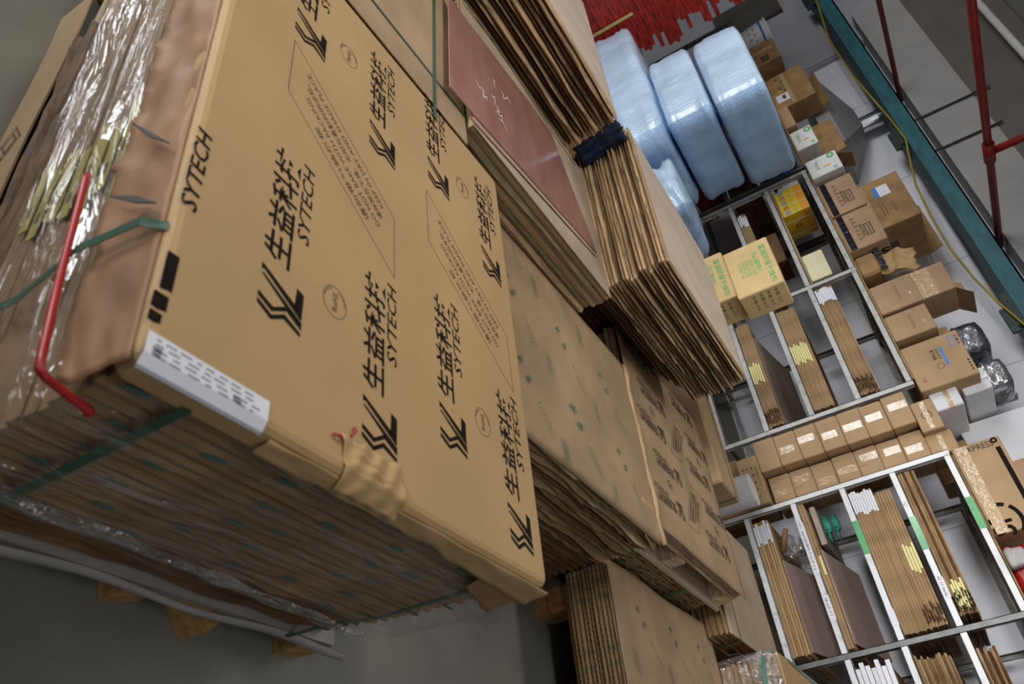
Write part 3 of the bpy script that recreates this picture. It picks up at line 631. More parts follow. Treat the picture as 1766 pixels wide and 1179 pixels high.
# bucket and papers
t = thing('plastic_bucket', (-7.72, 5.85, ZT), 'white plastic bucket with blue print on top of the dark rack', 'bucket')
b = MB(); n = 28
b.loft([[(r_ * math.cos(2 * math.pi * i / n), r_ * math.sin(2 * math.pi * i / n), z) for i in range(n)] for r_, z in ((.13, 0), (.155, .30), (.165, .302), (.165, .325), (.155, .327))])
for q in range(10):
    a = -2.6 + q * .24; put_text(b, '漆', (.146 * math.cos(a), .146 * math.sin(a), .12 + .05 * (q % 2)), (-math.sin(a), math.cos(a), 0), (0, 0, 1), w=.03, m=1)
b.build('body', ['white_card', 'ink_blue'], t)
b = MB(); b.tube([(0, 0, .24), (0, 0, .265)], .1535, 28); b.build('blue_band', 'ink_blue', t, True)
for k, (x, z, rz) in enumerate(((-7.28, 2.02, .1), (-7.34, 1.9, -.1))):
    b = MB(); b.add([(-.2, 0, 0), (.2, 0, 0), (.2, .05, .32), (-.2, .05, .32)], [(0, 1, 2, 3)])
    for q in range(4): outline(b, [(-.12 + .08 * q, .02 - .004, .12 + .05 * (q % 2)), (-.09 + .08 * q, .02 - .004, .12 + .05 * (q % 2)), (-.09 + .08 * q, .025 - .004, .16 + .05 * (q % 2))], (0, -1, 0), .003, 1)
    b.build('paper_sheet', ['paper', 'ink_grey'], loc=(x, 6.5 - .2 * k, 1.873), rz=rz, solid=.002, label=('larger' if k == 0 else 'lower') + ' white drawing sheet leaning behind the old carton', cat='paper')
# yellow drink carton, cream box, odds and ends on the shelves
def pr_yel(b, lx, ly, lz):
    fy = -ly / 2 - .0003
    b.box(-lx * .5 + .004, lx * .5 - .004, fy - .0006, fy, lz * .72, lz * .97, 1)
    for q in range(3): b.box(-lx * .5 + lx * (.33 * q + .30), -lx * .5 + lx * (.33 * q + .312), fy - .002, fy, .0, lz, 2)
    for q in range(5):
        put_text(b, '椰', (-lx * .4 + q * lx * .2, fy, lz * .22), FX, FZ, w=.05, m=3 if q % 2 else 4); put_text(b, '汁', (-lx * .4 + q * lx * .2, fy, lz * .5), FX, FZ, w=.04, m=5)
    rx = lx / 2 + .0003
    ellipse(b, (rx, 0, lz * .4), (0, 1, 0), FZ, .02, .02, .01, 3)
    b.box(rx, rx + .0006, -ly / 2 + .01, ly / 2 - .01, lz * .72, lz * .97, 1)
    for q in (-.08, .1): b.box(rx, rx + .002, q, q + .012, 0, lz, 2)
    return ['ink', 'orange_panel', 'white_card', 'ink_red', 'ink_blue', 'ink_bright_green']
carton(-5.05, -4.75, 5.42, 5.76, 1.526, 1.76, 'yellow printed drinks carton with white straps in the grey rack', m='yellow_carton', tape=None, prints=pr_yel)
carton(-4.28, -4.0, 5.42, 5.62, 1.526, 1.69, 'plain cream box beside the yellow carton in the grey rack', m='cream', tape='front', tw=.012, tape_m='white_card')
carton(-4.72, -4.42, 5.5, 5.85, 1.176 + .078, 1.42, 'crumpled dark brown carton inside the left bay of the grey rack', m='kraft_dark', tape=None, rz=.15)
carton(-6.25, -5.3, 5.5, 6.3, 1.176, 1.44, 'dark carton with a pale label deep in the dark rack', m='kraft_dark', tape=None, prints=lambda b, lx, ly, lz: (b.box(.18, .32, -ly / 2 - .001, -ly / 2 - .0003, lz * .3, lz * .6), ['white_card'])[1])
crumple('plastic_bag', -6.3, -5.75, 5.5, 6.2, .832, 1.12, 'red_plastic', 5, .2, 'red plastic bag inside the dark rack below the blue bags', 'bag')
crumple('plastic_bag', -6.2, -5.68, 5.45, 6.1, 1.507, 1.78, 'dado', 12, .22, 'olive cloth bundle inside the dark rack under the blue bags', 'bundle')
crumple('plastic_bag', -5.60, -5.24, 5.47, 5.60, 1.535, 1.80, 'blue_foot', 15, .15, 'bright blue packet wedged between rack post and top blue bag', 'packet')
for k in range(2):
    t = thing('work_glove', (-2.16, 5.70, 1.005 - .06 * k), ('upper' if k == 0 else 'lower') + ' teal rubber glove stuck inside the white rack third opening', 'glove', 'teal gloves')
    b = MB(); b.tube([(-.07, 0, 0), (0, -.01, .004), (.05, -.01, .002)], [.02, .028, .024], 10); b.build('palm', 'glove', t, True)
    for q in range(4):
        b = MB(); b.tube([(.045, -.022 + .014 * q, 0), (.10 + .01 * (q % 2), -.026 + .016 * q, -.004)], [.008, .006], 8); b.build('finger', 'glove', t, True)
    b = MB(); b.tube([(.0, -.025, 0), (.035, -.055, 0)], [.009, .007], 8); b.build('thumb', 'glove', t, True)
MB().box(-.14, .14, -.33, .33, 0, .04, 0, .004).build('shelf_board', 'grey_sheet', loc=(-2.12, 5.85, .885), label='short grey plank under the teal gloves in the white rack', cat='board')
crumple('crumpled_film', -2.15, -1.98, 5.55, 5.9, .612, .76, 'foil', 8, .4, 'ball of crumpled clear film in the lowest white rack bay', 'film')
MB().tube([(-2.14, 5.46, .70), (-2.02, 5.52, .63)], .018, 10).build('copper_tube', 'kraft_pink', smooth=True, label='short copper coloured tube end at left of the lowest white rack bay', cat='tube')
# ------------------------------------------------------------------ printed wrapping paper: marks
LOGO_PX = (((112, 692), (305, 952), (348, 1045), (340, 1052), (125, 738), (108, 735)), ((105, 752), (122, 760), (345, 1066), (342, 1086), (262, 968), (246, 965)),
           ((88, 860), (175, 966), (262, 966), (344, 1088), (341, 1112), (255, 994), (165, 992), (82, 886)), ((80, 903), (165, 1012), (245, 1012), (338, 1128), (335, 1150), (238, 1040), (160, 1040), (78, 932)), ((320, 855), (360, 905), (345, 1042), (303, 958)))
def _lp(x, y):
    p = at(420 + x * .28866, 250 + y * .28866, 2, .756); return (-(p.x + .848), -(p.y - .65))
LOGO = [[_lp(x, y) for x, y in pg] for pg in LOGO_PX]
def sheet_print(mb, o, u, v, cols, rows, clip, per=.776, big=True, m=(0, 1), scale=1):
    """repeat of the wrapping paper: o is the first column's first mark; u reading direction, v letter height direction"""
    u = Vector(u); v = Vector(v); o = Vector(o)
    ok = lambda p, r_=0.: clip[0] + r_ < p.x < clip[1] - r_ and clip[2] + r_ < p.y < clip[3] - r_
    host = mb; M1 = ['ink', 'ink_thin']
    def begin(): return host if isinstance(host, MB) else MB()
    def done(b, name):
        if b is not host and b.f: b.build(name, M1, host, recalc=False)
    for c, (dv, du) in [(q % 4, (cols[q % 4][0] + .968 * (q // 4), cols[q % 4][1])) for q in range(len(cols) + (4 if scale != 1 else 0))]:
        for r_ in rows:
            p = o + u * (du + per * r_) * scale - v * dv * scale
            mb = begin()
            if ok(p, .03):
                for pg in LOGO: poly(mb, [(a * scale, b * scale) for a, b in pg], p, u, v, m[0])
            q = p + u * .205 * scale + v * .018 * scale
            if ok(q, .05):
                put_text(mb, '生益科技', q, u, v, w=.275 * scale, h=.062 * scale, m=m[0], bold=.018, shear=.10)
                put_text(mb, 'SYTECH', q + u * .048 * scale - v * .052 * scale, u, v, w=.195 * scale, h=.029 * scale, m=m[0], bold=.01, shear=.25)
            done(mb, 'printed_logo'); mb = begin()
            if c in (0, 3):
                s_ = 1 if c == 0 else -1
                q = p + u * (.078 if c == 0 else .207) * scale - v * .122 * s_ * scale
                if ok(q, .03):
                    ellipse(mb, q, u, v, .034 * scale, .03 * scale, .0014, m[1]); put_text(mb, 'RoHS', q, u, v, w=.042 * scale, m=m[1], bold=.01)
                    for k in range(10):
                        a = math.pi * (.15 + .08 * k + (1.0 if k > 4 else 0)); e = q + (u * math.cos(a) + v * math.sin(a)) * .026 * scale
                        line(mb, e, e + u * .004, (0, 0, 1), .003, m[1])
            done(mb, 'printed_stamp'); mb = begin()
            if c in (0, 2):
                a0 = p + u * ((.694 if c == 0 else .671) * scale) + v * ((.042 if c == 0 else .06) * scale); a1 = p + u * ((.442 if c == 0 else .423) * scale) - v * ((.293 if c == 0 else .285) * scale)
                sd = -u * .178 * scale
                pts = [a0, a1, a1 + sd, a0 + sd]
                if all(ok(k) for k in pts):
                    outline(mb, pts, (0, 0, 1), .0016, m[1])
                    ctr = (a0 + a1 + sd) / 2; ctr = sum(pts, Vector()) / 4; dr = (a0 - a1).normalized(); pr_ = Vector((-dr.y, dr.x, 0))
                    for k, (tx, wd_) in enumerate((('请勿带包装烘板', .21), ('DO NOT BAKE WITH PACKING', .29), ('请存放在干燥、无阳光直射的阴凉处。', .31), ('KEEP IN DRY AND SHADE PLACE', .31))):
                        put_text(mb, tx, ctr + pr_ * (.045 - .030 * k) * scale + dr * (-.03 + .02 * k), dr, pr_, w=wd_ * scale, h=(.016 if k % 2 else .019) * scale, m=m[1], bold=.004)
            done(mb, 'printed_notice')
COLS = ((0, 0), (.25, -.118), (.484, -.009), (.727, -.139))
def kb_print(mb, z, o, nu, nv, clip, m=0, rot=0):
    """widely spaced letter pairs with a small line and ovals, all slanting across the sheet"""
    ca, sa = math.cos(rot), math.sin(rot)
    u = Vector((.8 * ca - .6 * sa, .8 * sa + .6 * ca, 0)); v = Vector((-u.y, u.x, 0)); o = Vector(o)
    ok = lambda p: clip[0] < p.x < clip[1] and clip[2] < p.y < clip[3]
    for i in range(nu):
        for j in range(nv):
            p = o + Vector((.335 * i, .365 * j + .03 * i, 0)); p.z = z
            if ok(p):
                put_text(mb, 'K', p - u * .032, u, v, h=.030, m=m, bold=.004); put_text(mb, 'B', p + u * .032, u, v, h=.030, m=m, bold=.004)
            q = p + u * .15
            if ok(q):
                for k in range(9):
                    e = q + u * (.014 * k - .04); line(mb, e, e + u * .006, (0, 0, 1), .0025 if k % 3 else .005, m); line(mb, e + v * .009, e + v * .009 + u * .004, (0, 0, 1), .0022, m)
            q = p + Vector((.20, -.14, 0))
            if ok(q):
                ellipse(mb, q, u * .3 + Vector((.95, 0, 0)), (0, 1, 0), .050, .015, .0014, m, 24)
                for k in range(6): line(mb, q + Vector((-.03 + .011 * k, 0, 0)), q + Vector((-.024 + .011 * k, 0, 0)), (0, 0, 1), .006, m)

# ------------------------------------------------------------------ the big strapped, film wrapped load in the foreground
X0, X1, Y0, Y1, ZP = -1.93, -.61, .445, 1.475, .756
t = thing('strapped_board_load', (0, 0, 0), 'large film-wrapped load of boards with black printed kraft cover in the foreground', 'board load')
cx, cy = (X0 + X1) / 2, (Y0 + Y1) / 2
z = .135
for k in range(19):
    low = k < 5; h = .0298; off = -.035 * (1 - k / 18); lx, ly = X1 - X0 - .02 + off - (.02 if low else 0), Y1 - Y0 - .02
    b = pack_geo(lx, ly, h - .001, 40 + k, .02 if low else .006, .006 if not low else .010, .06, sag=.12)
    if not low:                                                 # green printer's marks and yellow labels on the pack edges
        for q in range(7):
            yy = -ly / 2 + .05 + q * .15 + .04 * math.sin(k * 1.7 + q); xx = lx / 2 + .0045
            if k % 3 == q % 3: b.box(xx, xx + .002, yy, yy + .035, h * .35, h * .6, 1)
        a = -1.20 + .05 * math.sin(k * 2.3) + .03 * (k % 3) - cx; b.box(a - .10, a + .09, -ly / 2 - .0075, -ly / 2 - .005, h * .06, h * .94, 2)
        b.box(a + .02, a + .05, -ly / 2 - .0078, -ly / 2 - .0074, h * .3, h * .7, 3)
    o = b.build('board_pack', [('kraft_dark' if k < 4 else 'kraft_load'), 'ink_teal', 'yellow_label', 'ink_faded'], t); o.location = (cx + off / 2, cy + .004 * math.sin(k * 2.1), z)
    z += h
# cover sheet: rounded slab, then the folds hanging down at the sides
b = MB(); n = 10; rr = .018
def rring(inset, z):
    pts = []
    for (px, py, a0) in ((X1, Y1, 0), (X0, Y1, 90), (X0, Y0, 180), (X1, Y0, 270)):
        for q in range(5):
            a = math.radians(a0 + 22.5 * q); sx = 1 if px == X1 else -1; sy = 1 if py == Y1 else -1
            pts.append((px - sx * .02 + (.02 - inset) * math.cos(a), py - sy * .02 + (.02 - inset) * math.sin(a), z))
    return pts
b.loft([rring(.012, z), rring(-.004, z + .004), rring(-.006, ZP - .022), rring(-.004, ZP - .010), rring(.003, ZP - .003), rring(.012, ZP)])
b.build('cover_sheet', 'kraft', t)
sheet_print(t, (-.848, .65, ZP), (-1, 0, 0), (0, -1, 0), COLS, (-1, 0, 1), (X0 + .01, X1, Y0 + .01, Y1 + .02))
def fold(u, v):                                                 # paper folded down the side nearest the camera
    x = X1 + .0 - u * (X1 - X0); ed = .035 * noise.noise(Vector((x * 9, 1, 0))) + .02 * noise.noise(Vector((x * 31, 4, 0)))
    if x > -.80: ed += -.02 * (x + .80) / .19
    zz = ZP - .014 - v * (.135 + ed)
    y = Y0 - .007 - .016 * v - .022 * v * noise.noise(Vector((x * 7, v * 2, 5))) - .012 * math.sin(v * 5) * noise.noise(Vector((x * 16, v * 3, 9)))
    return (x, y, zz)
b = MB(); b.grid(fold, 90, 10); b.build('side_fold', 'kraft_pink', t, True, solid=.0015)
for tr in (((228, 212), (262, 229), (293, 247), (258, 236)), ((188, 338), (236, 338), (270, 350), (232, 349))):   # tears where the packs show through
    b = MB(); b.add([at(u, v, 1, Y0 - .040 + .008 * (n_ in (1, 2))) for n_, (u, v) in enumerate(tr)], [(0, 1, 2, 3)]); b.build('paper_tear', 'dark', t, solid=.002)
b = MB()                                                        # fold on the long right hand side
b.grid(lambda u, v: (X1 + .007 + .008 * v + .006 * noise.noise(Vector((u * 9, v * 2, 3))), Y0 + .225 + u * (Y1 - Y0 - .205), ZP - .012 - v * (.035 + .055 * max(0, u - .45) + .01 * noise.noise(Vector((u * 12, 2, 7))))), 60, 6)
b.build('side_fold', 'kraft', t, True, solid=.0015)
b = MB(); b.grid(lambda u, v: (X1 + .004 + .012 * v, Y1 - .16 + .16 * u, ZP - .05 - v * (.06 + .05 * u) + .01 * noise.noise(Vector((u * 6, v * 3, 1)))), 10, 6); b.build('corner_fold', 'kraft_pink', t, True, solid=.0015)
b = MB()                                                        # crumpled torn flap at the edge
b.grid(lambda u, v: (X1 - .060 + .082 * v + .006 * noise.noise(Vector((u * 5, v * 5, 3))), .80 + .155 * u + .02 * v, ZP + .004 + .011 * abs(noise.noise(Vector((u * 3 + .3, v * 5, 1)))) * math.sin(math.pi * min(1, u * 1.02)) * (1 if v < .75 else .4) - .030 * max(0, v - .68) / .32 + .003 * math.sin(u * 22 + v * 9)), 40, 20)
b.build('torn_flap', 'kraft', t, True, solid=.0012)
b = MB()
for p, q in (((574, 748), (590, 757)), ((612, 738), (606, 752))):
    a, c = at(*p, 2, ZP + .003), at(*q, 2, ZP + .006); b.tube([a, (a + c) / 2 + Vector((0, 0, .006)), c], .003, 6)
b.build('red_shred', 'ink_red', t)
# edge print: name on the rounded fold, dark bar at the corner
pm = MB(); put_text(pm, 'SYTECH', (-.975, Y0 + .0135, ZP + .0004), (-1, 0, 0), (0, -1, 0), w=.175, h=.029, bold=.012, shear=.2)
pm.build('printed_marks', 'ink', t, recalc=False)
pm = MB()
for a0, a1, b0, b1 in ((-.79, -.725, .446, .464), (-.715, -.69, .440, .462), (-.683, -.668, .440, .458)): pm.box(a0, a1, b0, b1, ZP - .002, ZP + .0006)
pm.build('printed_marks', 'ink', t)
# label stuck over the edge
b = MB(); ys = [.445 + .205 * i / 8 for i in range(9)]
b.loft([[(-.650, y, ZP + .0008), (-.618, y, ZP + .0006), (-.6035, y, ZP - .008), (-.602, y + .002, ZP - .014), (-.6012, y + .002, ZP - .014), (-.6027, y, ZP - .0075), (-.6175, y, ZP + .0016), (-.650, y, ZP + .0018)] for y in ys]); 
for r_ in range(4):
    y = .458
    while y < .62:
        l_ = R.uniform(.006, .02); xx = -.644 + .008 * r_; b.box(xx, xx + .0026, y, y + l_, ZP + .0018, ZP + .0021, 1); y += l_ + R.uniform(.004, .014)
b.box(-.632, -.618, .455, .468, ZP + .0018, ZP + .0021, 1); b.box(-.628, -.618, .585, .60, ZP + .0018, ZP + .0021, 1); b.build('shipping_label', ['paper', 'ink_grey'], t)
# straps
b = MB(); b.ribbon([(X1 + .006, .55, .715), (X1 + .002, .553, .45), (X1 - .022, .575, .24), (X1 - .03, .582, .13)], [(1, 0, 0)] * 4, .017); b.build('strap', 'strap_green', t)
b = MB(); b.ribbon([(X1 + .008, 1.357, .668), (X1 + .004, 1.355, .4), (X1 - .018, 1.352, .24), (X1 - .02, 1.35, .128)], [(1, 0, 0)] * 4, .014); b.build('strap', 'strap_green', t)
b = MB(); b.ribbon([(-.838, Y0 - .004, .748), (-.84, Y0 - .03, .725), (-.852, Y0 - .040, .60), (-.87, Y0 - .016, .42), (-.91, Y0 - .014, .2), (-.93, Y0 - .012, .14)], [(0, -.5, .9)] + [(0, -1, 0)] * 5, .017); b.build('strap', 'strap_green', t)
# stretch film round the packs
def filmf(u, v):
    s_ = u * 3.3; top = .705 - .11 * min(1, max(0, (1.34 - s_) / .10)); zz = top - v * (top - .305 + .06 * noise.noise(Vector((u * 7, 3, 1))))
    wob = .012 * noise.noise(Vector((u * 16, v * 5, 2))) + .010 * noise.noise(Vector((u * 5, v * 14, 7)))
    bot = -.035 * (.75 - zz)
    if s_ < 1.28: return (X0 + .02 + s_ + bot, Y0 - .012 - .006 + wob, zz)
    s2 = s_ - 1.28
    if s2 < 1.09: return (X1 + .007 + bot + wob + .012 * v, Y0 - .016 + s2, zz)
    s3 = s2 - 1.09; return (X1 - .0 - s3 + bot, Y1 + .012 + wob, zz)
b = MB(); b.grid(filmf, 150, 34); b.build('stretch_film', 'film', t, True, recalc=False)
b = MB()                                                        # bunched lower hem of the film
b.grid(lambda u, v: (X1 - .012 + .012 * math.sin(v * 3.1) + .006 * noise.noise(Vector((u * 9, v * 3, 1))) - .012 * u * 0, Y0 - .005 + 1.01 * u, .338 - .055 * u - v * (.035 + .02 * noise.noise(Vector((u * 6, 2, 4)))) + .012 * noise.noise(Vector((u * 8, v * 2, 6)))), 70, 8)
b.build('film_hem', 'film_hem', t, True, recalc=False)
# white plastic sheet and pallet below
b = MB(); b.grid(lambda u, v: (X1 - .022 + .006 * math.sin(u * 14) + .01 * v, Y0 + .02 + 1.09 * u, .136 - v * (.016 + .006 * math.sin(u * 9))), 40, 2); b.build('plastic_sheet', 'white_plastic', t, True, solid=.002)
b = MB(); b.box(X0 + .02, X1 - .03, Y0 + .02, Y1 + .03, .1165, .1345); b.build('plastic_sheet', 'white_plastic', t)
pal = MB()
for q in range(6): pal.box(X0 + .02, X1 - .03, Y0 + .03 + q * .18, Y0 + .15 + q * .18, .095, .116)
pal = pal.build('pallet', 'wood', t)
for x, y, rz in ((-.70, .975, .25), (-.675, 1.155, .75), (-.69, 1.475, .1), (-1.3, .60, 0), (-1.3, 1.35, 0), (-1.86, .60, 0), (-1.86, 1.35, 0), (-.75, .55, 0)):
    b = MB(); b.box(-.05, .05, -.045, .045, 0, .0948, 0, .002); o = b.build('block', 'wood', pal); o.location = (x, y, 0); o.rotation_euler = (0, 0, rz)
# red bent strip of plastic round the corner, tan corner board at the foot
b = MB(); b.tube([at(152, 302, 1, .40), at(146, 312, 1, .395), at(138, 345, 1, .395), at(100, 490, 1, .395), at(72, 610, 1, .40), at(68, 636, 0, -.592), at(80, 652, 0, -.589), at(118, 682, 0, -.587), at(152, 706, 0, -.585), at(154, 714, 0, -.582)], [.006, .007, .006, .006, .006, .006, .006, .006, .007, .008], 8)
b.build('bent_strip', 'red_plastic', smooth=True, label='thin bent red plastic strip caught round the near corner of the wrapped load', cat='strip')
t = thing('corner_cardboard', (-1.62, .452, 0), 'tan bent cardboard strip with a diamond mark leaning at the dark foot of the load', 'cardboard')
b = MB(); b.grid(lambda u, v: (-.52 + 1.0 * u, -.006 + .003 * math.sin(u * 7), (.131 + .002 * math.sin(u * 5)) * v), 20, 4); b.build('strip', 'carton', t, solid=.005)
b = MB()
for s_ in (.04, .024): outline(b, [(.08, -.0125, .06 - s_), (.08 + s_ * 1.5, -.0125, .06), (.08, -.0125, .06 + s_), (.08 - s_ * 1.5, -.0125, .06)], (0, -1, 0), .005)
b.build('print', 'ink_faded', t, recalc=False)

def load_base(name, x0, x1, y0, y1, z1, label, pack_m='kraft_edge', seed=1, n=None, cat='board load', z0=.12, parent=None, rag=.012, group=None, top_m=None):
    """pallet plus a strapped block of packs"""
    cx, cy = (x0 + x1) / 2, (y0 + y1) / 2
    t = parent or thing(name, (cx, cy, 0), label, cat, group)
    lx, ly = x1 - x0, y1 - y0
    p = MB()
    for q in range(5): p.box(-lx / 2 + .02, lx / 2 - .02, -ly / 2 + .02 + q * (ly - .16) / 4, -ly / 2 + .14 + q * (ly - .16) / 4, z0 - .025, z0 - .001)
    p = p.build('pallet', 'wood', t)
    for x in (-1, 0, 1):
        for y in (-1, 0, 1):
            b = MB(); b.box(x * (lx / 2 - .08) - .05, x * (lx / 2 - .08) + .05, y * (ly / 2 - .08) - .05, y * (ly / 2 - .08) + .05, 0, z0 - .0255); b.build('block', 'wood', p)
    n = n or max(2, int((z1 - z0) / .028)); h = (z1 - z0) / n
    for k in range(n):
        o = pack_geo(lx - .02, ly - .02, h - .0008, seed * 31 + k, rag, .008, .06, m_top=1 if k == n - 1 and top_m else None).build('board_pack', [pack_m, top_m or pack_m], t); o.location = (R.uniform(-.004, .004), R.uniform(-.004, .004), z0 + k * h)
    return t

# ------------------------------------------------------------------ second strapped load behind it
t = load_base('strapped_board_load', -2.80, -1.965, .47, 1.285, .752, 'strapped load with dusty plain kraft top and crossing green straps', 'kraft_dusty', 3)
oc = Vector((-2.3825, .8775, 0))
b = MB()
b.box(-.41, .443, -.412, .432, .7525, .7575, 0, .002)
b.build('cover_sheet', 'kraft_dusty', t)
def strip(a, c, w_, zz): return [(a[0] - oc.x, a[1] - oc.y, zz), (c[0] - oc.x, c[1] - oc.y, zz)]
b = MB(); b.ribbon(strip((-2.078, .47), (-2.078, 1.312), 0, .758), [(0, 0, 1)] * 2, .012); b.ribbon([(-2.078 - oc.x, 1.311 - oc.y, .758), (-2.078 - oc.x, 1.313 - oc.y, .74)], [(0, 1, 0)] * 2, .012); b.build('strap', 'strap_green', t)
b = MB(); b.ribbon(strip((-2.785, 1.178), (-1.865, 1.128), 0, .7597), [(0, 0, 1)] * 2, .013); b.build('strap', 'strap_green', t)

# ------------------------------------------------------------------ strapped load with bare beige top, red board on it
QX0, QX1, QY0, QY1, QZ = -2.82, -2.035, 1.32, 2.335, .782
t = load_base('strapped_board_load', QX0, QX1, QY0, QY1, .628, 'strapped load with bare beige top sheet under the red board', 'kraft_edge', 5)
qc = Vector(((QX0 + QX1) / 2, (QY0 + QY1) / 2, 0))
for k in range(5):
    o = pack_geo(QX1 - QX0, QY1 - QY0, .0285, 510 + k, .008, .003, .08, sag=.2).build('board_pack', 'board_edge' if k % 2 else 'kraft_pale', t); o.location = (R.uniform(-.006, .006), R.uniform(-.006, .006), .630 + k * .0295)
b = MB(); b.box(-(QX1 - QX0) / 2 - .004, (QX1 - QX0) / 2 + .004, -(QY1 - QY0) / 2, (QY1 - QY0) / 2, .7778, QZ, 0, .001); b.build('top_sheet', 'beige_sheet', t)
st = [at(u, v, 2, QZ) - qc for u, v in ((786, -30), (800, 8), (850, 72), (902, 150), (950, 225), (992, 285))]
b = MB(); b.ribbon([(p.x, p.y, QZ + .0004) for p in st], [(0, 0, 1)] * len(st), .006, .001); b.build('strap', 'strap_green', t)
pts = [at(u, v, 2, QZ + .002) for u, v in ((772, -12), (781, 5), (914, 180), (950, 231), (1028, 436), (809, 190), (775, 150))]
b = MB(); b.prism([(p.x + 2.4, p.y - 1.8) for p in pts], 0, .004); b.prism([(p.x + 2.4 + .012, p.y - 1.8) for p in [at(u, v, 2, QZ) for u, v in ((809, 196), (1022, 436), (1028, 441), (809, 200))]], 0, .002)
rb = b.build('red_laminate_board', 'red_board', loc=(-2.4, 1.8, QZ + .0016), label='glossy reddish brown laminate board with white chalk scribbles', cat='board')
b = MB()
for s_ in (((1025, 540), (1045, 590), (1060, 600), (1085, 650), (1105, 680)), ((1060, 585), (1078, 612), (1072, 655), (1100, 660)), ((1108, 528), (1112, 540)), ((1140, 540), (1150, 548), (1148, 575), (1162, 600)), ((1195, 620), (1210, 640), (1208, 665), (1225, 668), (1240, 660), (1258, 705)), ((1130, 635), (1140, 660), (1150, 655), (1155, 700)), ((1150, 700), (1175, 735), (1170, 755), (1190, 760)), ((1165, 760), (1195, 790), (1200, 780), (1205, 830)), ((1180, 800), (1215, 840), (1235, 890))):
    q = [at(560 + x * .2545, y * .2545, 2, QZ + .0062) - Vector((-2.4, 1.8, QZ + .0016)) for x, y in s_]
    for a, c in zip(q[:-1], q[1:]): line(b, a, c, (0, 0, 1), .0035)
b.build('chalk_writing', 'chalk', rb, recalc=False)

# ------------------------------------------------------------------ tall fanned piles of loose packs behind the red board
t = load_base('strapped_board_load', -2.99, -2.36, 2.42, 3.40, .636, 'hidden load of boards carrying the nearer fanned pile', 'kraft_dark', 8)
gf2 = 'loose packs of the pile with the pale top beside blue bags'
def fan_deco(b, va, h):
    if va % 2:
        for q in range(4):
            yy = -.3 + q * .2 + .03 * va; b.box(.449, .4525, yy, yy + .03, .006, .009)
            xx = -.3 + q * .17 + .02 * va; b.box(xx, xx + .03, -.5385, -.535, .006, .009)
for k in range(7):                                               # lower, darker packs set back under the fan
    x1 = -2.31 + .023 * k; o = pack_geo(x1 + 2.985, 1.03, .0160, 640 + k, .028, .016, .04).build('board_pack', 'kraft_dark' if k % 2 else 'kraft_edge', loc=((x1 - 2.985) / 2, 2.89, .638 + .0167 * k), label='set-back dark pack, %s, beneath the pale-topped fanned pile' % rank(6 - k, 7), cat='board pack', group='set-back packs beneath the fanned pile')
lying_pile('board_pack', -2.985, -2.115, 2.365, 3.415, .756, 18, .0160, 61, lambda i, n: 'frayed kraft pack, %s, in the pale-topped pile near blue bags' % rank(i, n), 'board pack', gf2,
           ('kraft_edge', 'kraft_pale', 'kraft_edge', 'kraft_pale', 'kraft_dark'), rag=.030, jit=.012, inset=.018, step=.035, variants=6, top='fan_top', deco=fan_deco, hv=.25)
t = load_base('strapped_board_load', -3.85, -2.84, .85, 2.2, .768, 'hidden load of boards carrying the farther fanned pile', 'kraft_dark', 9)
gf1 = 'loose packs of the farther pile at top edge of the photo'
lying_pile('board_pack', -3.83, -2.86, .95, 2.2, .772, 14, .0192, 62, lambda i, n: 'frayed kraft pack, %s, in the farther pile at top edge' % rank(i, n), 'board pack', gf1,
           ('kraft_edge', 'kraft_dark', 'kraft_edge', 'kraft_pale', 'kraft_dark'), rag=.034, jit=.014, inset=.018, step=.04, variants=6, top='fan_top', hv=.25)
b = MB(); b.grid(lambda u, v: (-2.86 + .02 * noise.noise(Vector((u * 5, v * 5, 1))) - .04 * v, 2.225 + .13 * u, .80 + .23 * v + .02 * noise.noise(Vector((u * 6, v * 6, 4)))), 12, 14)
b.build('navy_cloth', 'navy', smooth=True, solid=.004, label='dark blue cloth stuffed between the two fanned piles', cat='cloth')

# ------------------------------------------------------------------ load with green letter print (right of the big load)
KX0, KX1, KY0, KY1, KZ = -2.25, -1.18, 1.54, 2.785, .63
t = load_base('board_load', -2.02, KX1 + .01, KY0, KY1, .338, 'pallet load under the loose packs next to the big wrapped load', 'kraft_dark', 11)
lying_pile('board_pack', -2.02, KX1, KY0, KY1 - .01, .342, 13, .0198, 64, lambda i, n: 'dark ragged pack, %s, under the green-lettered sheet' % rank(i, n), 'board pack', 'ragged packs under the green-lettered sheet',
           ('kraft_edge', 'kraft_dark', 'kraft_edge', 'kraft_pale'), rag=.030, jit=.012, inset=.018, step=.045, variants=6)
t = thing('cover_pack', (0, 0, 0), 'kraft cover with green letters and a folded ridge beside the big load', 'board pack')
kx0 = -2.025
def ksheet(u, v):
    x = kx0 + u * (KX1 + .012 - kx0); y = KY0 + .005 + v * (KY1 - KY0 - .005)
    return (x, y, KZ + .003 * noise.noise(Vector((x * 3, y * 3, 2))) - (.014 * max(0, (u - .965) / .035) ** 2))
b = MB(); b.grid(ksheet, 40, 40); pm = MB(); kb_print(pm, KZ + .0058, (-1.41, 2.105, 0), 1, 1, (-9, 9, -9, 9)); kb_print(pm, KZ + .0058, (-2.08, 1.70, 0), 3, 3, (kx0 + .03, KX1, KY0 + .02, KY1 - .05))
b.merge(pm, 1); b.build('cover_sheet', ['kraft_dusty', 'ink_pale_green'], t, True, solid=.0005)
b = pack_geo(KX1 - kx0, KY1 - KY0 - .012, .026, 71, .016, .006, .05); o = b.build('board_pack', 'board_edge', t); o.location = ((kx0 + KX1) / 2, (KY0 + KY1) / 2, .600)
